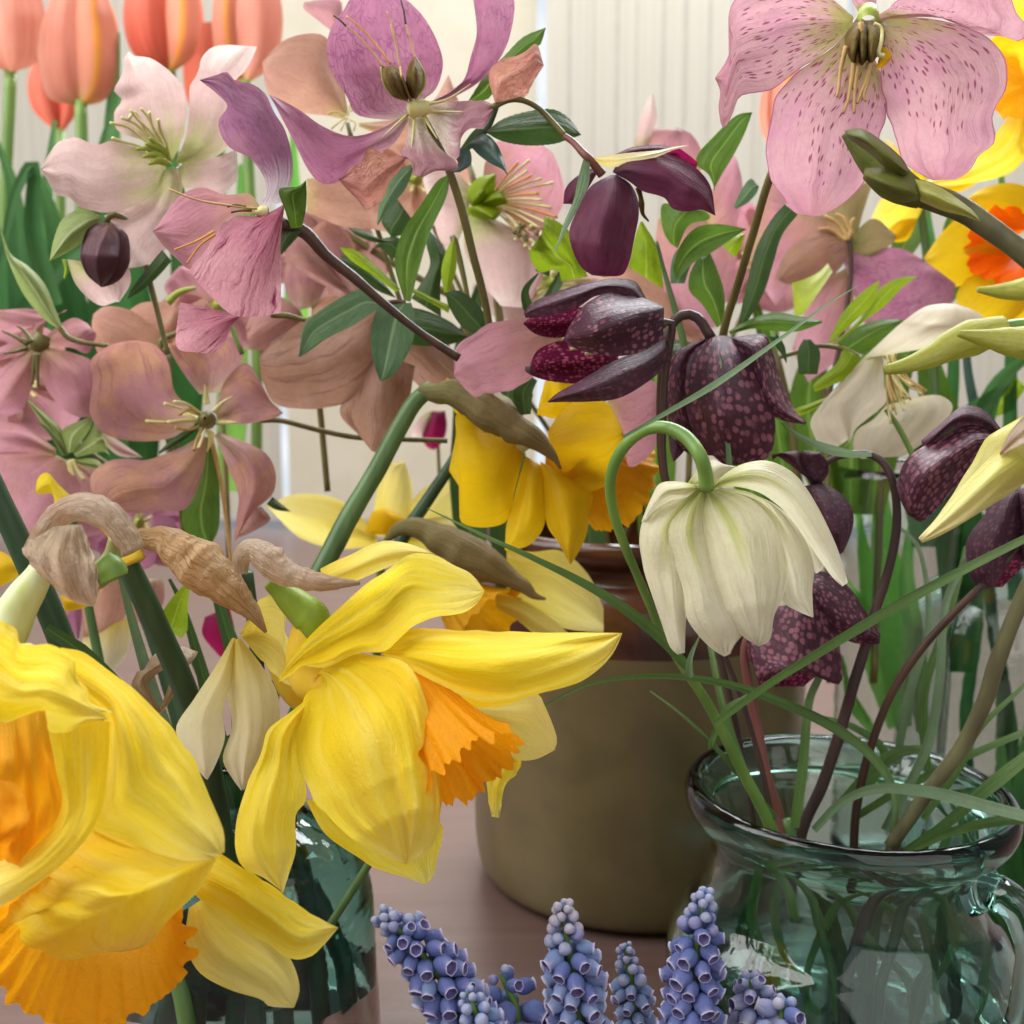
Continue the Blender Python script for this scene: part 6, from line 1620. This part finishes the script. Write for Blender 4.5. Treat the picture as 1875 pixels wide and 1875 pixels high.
h.tube("stem", STEMOL, "560,590 580,700 600,900", (6, 6), D=-6)
f = T("bottle_greenery", "dense dark green leaves behind the jar at the lower right corner", "foliage", .43, "1860,1800")
for mid, w in [("1900,1900 1880,1700 1870,1500 1890,1300", (60, 80, 80, 20)), ("1840,1900 1850,1700 1845,1500 1830,1350", (50, 70, 60, 14)), ("1780,1900 1790,1720 1800,1560 1820,1420", (50, 60, 60, 14)), ("1700,1900 1720,1760 1740,1620 1760,1500", (50, 60, 60, 14)), ("1960,1900 1940,1650 1920,1400 1900,1200", (60, 80, 80, 14))]:
    f.leaf("leaf", TULLEAF, mid, w, roll=.35)


# ------------------------------------------------------------------ soft hellebore blooms further back
def bloom(label, x, y, R, D, m, a0, squash=.8, green=True):
    h = T("hellebore", label, "hellebore", D, f"{x},{y}")
    r_ = random.Random(int(x * 7 + y))
    tx = 1120 if x > 500 else 420
    for k in range(5):
        a = math.radians(a0 + 72 * k + r_.uniform(-8, 8))
        L, Rr = [], []
        rr = R * r_.uniform(.88, 1.1)
        for t_, w_ in ((.06, .08), (.3, .36), (.55, .52), (.8, .44), (.95, .2)):
            for side, out in ((-1, L), (1, Rr)):
                px = x + rr * (t_ * math.cos(a) - side * w_ * math.sin(a) * r_.uniform(.9, 1.1))
                py = y + squash * rr * (t_ * math.sin(a) + side * w_ * math.cos(a) * r_.uniform(.9, 1.1))
                out.append(f"{px:.0f},{py:.0f}")
        tip = f"{x+rr*1.02*math.cos(a):.0f},{y+squash*rr*1.02*math.sin(a):.0f}"
        h.P("petal", m, " ".join(L) + " " + tip, " ".join(Rr) + " " + tip, b=-4, d=(0, 2, r_.uniform(2, 8)), relief=.7, ruf=1)
    for k in range(11):
        a = k * 2.4
        q = R * r_.uniform(.18, .34)
        h.tube("stamen", STAMYL, f"{x},{y} {x+q*.6*math.cos(a):.0f},{y+q*.5*math.sin(a):.0f} {x+q*math.cos(a):.0f},{y+q*.8*math.sin(a):.0f}", (2, 2, 3.2), d=(1, 5, 7))
    h.lathe("carpel", PODGR, f"{x},{y},1", f"{x+4},{y-6},8", [(0, 4), (.4, R * .1), (1, 2)], ns=10)
    h.tube("stem", STEMOL, f"{x},{y+4} {x+.3*(tx-x):.0f},{y+.35*(1040-y):.0f} {x+.8*(tx-x):.0f},{y+.75*(1040-y):.0f} {tx},1060", (4, 5, 5), D=-12)


bloom("soft dusty rose hellebore behind the dark stalk left of centre", 590, 470, 120, .435, HBROWNP, 20)
bloom("soft peach pink hellebore deep in the bouquet under the mauve flower", 760, 330, 110, .44, HPEACH, 50)
bloom("faded rose hellebore in the shade above the dusky brown-pink flower", 400, 560, 120, .43, HPINK, 10)
bloom("blush hellebore far back behind the plum one and the lime leaf", 1010, 520, 130, .45, HPALE, 36)
bloom("muted pink hellebore low at the left edge behind the green bracts", 40, 700, 130, .44, HPINK, 64)
bloom("mauve pink hellebore in shadow behind the dry spathes at left", 250, 960, 110, .43, HPURP, 30)
bloom("pale rose hellebore behind the brown-green stalk right of centre", 1400, 470, 130, .455, HPINK, 5)
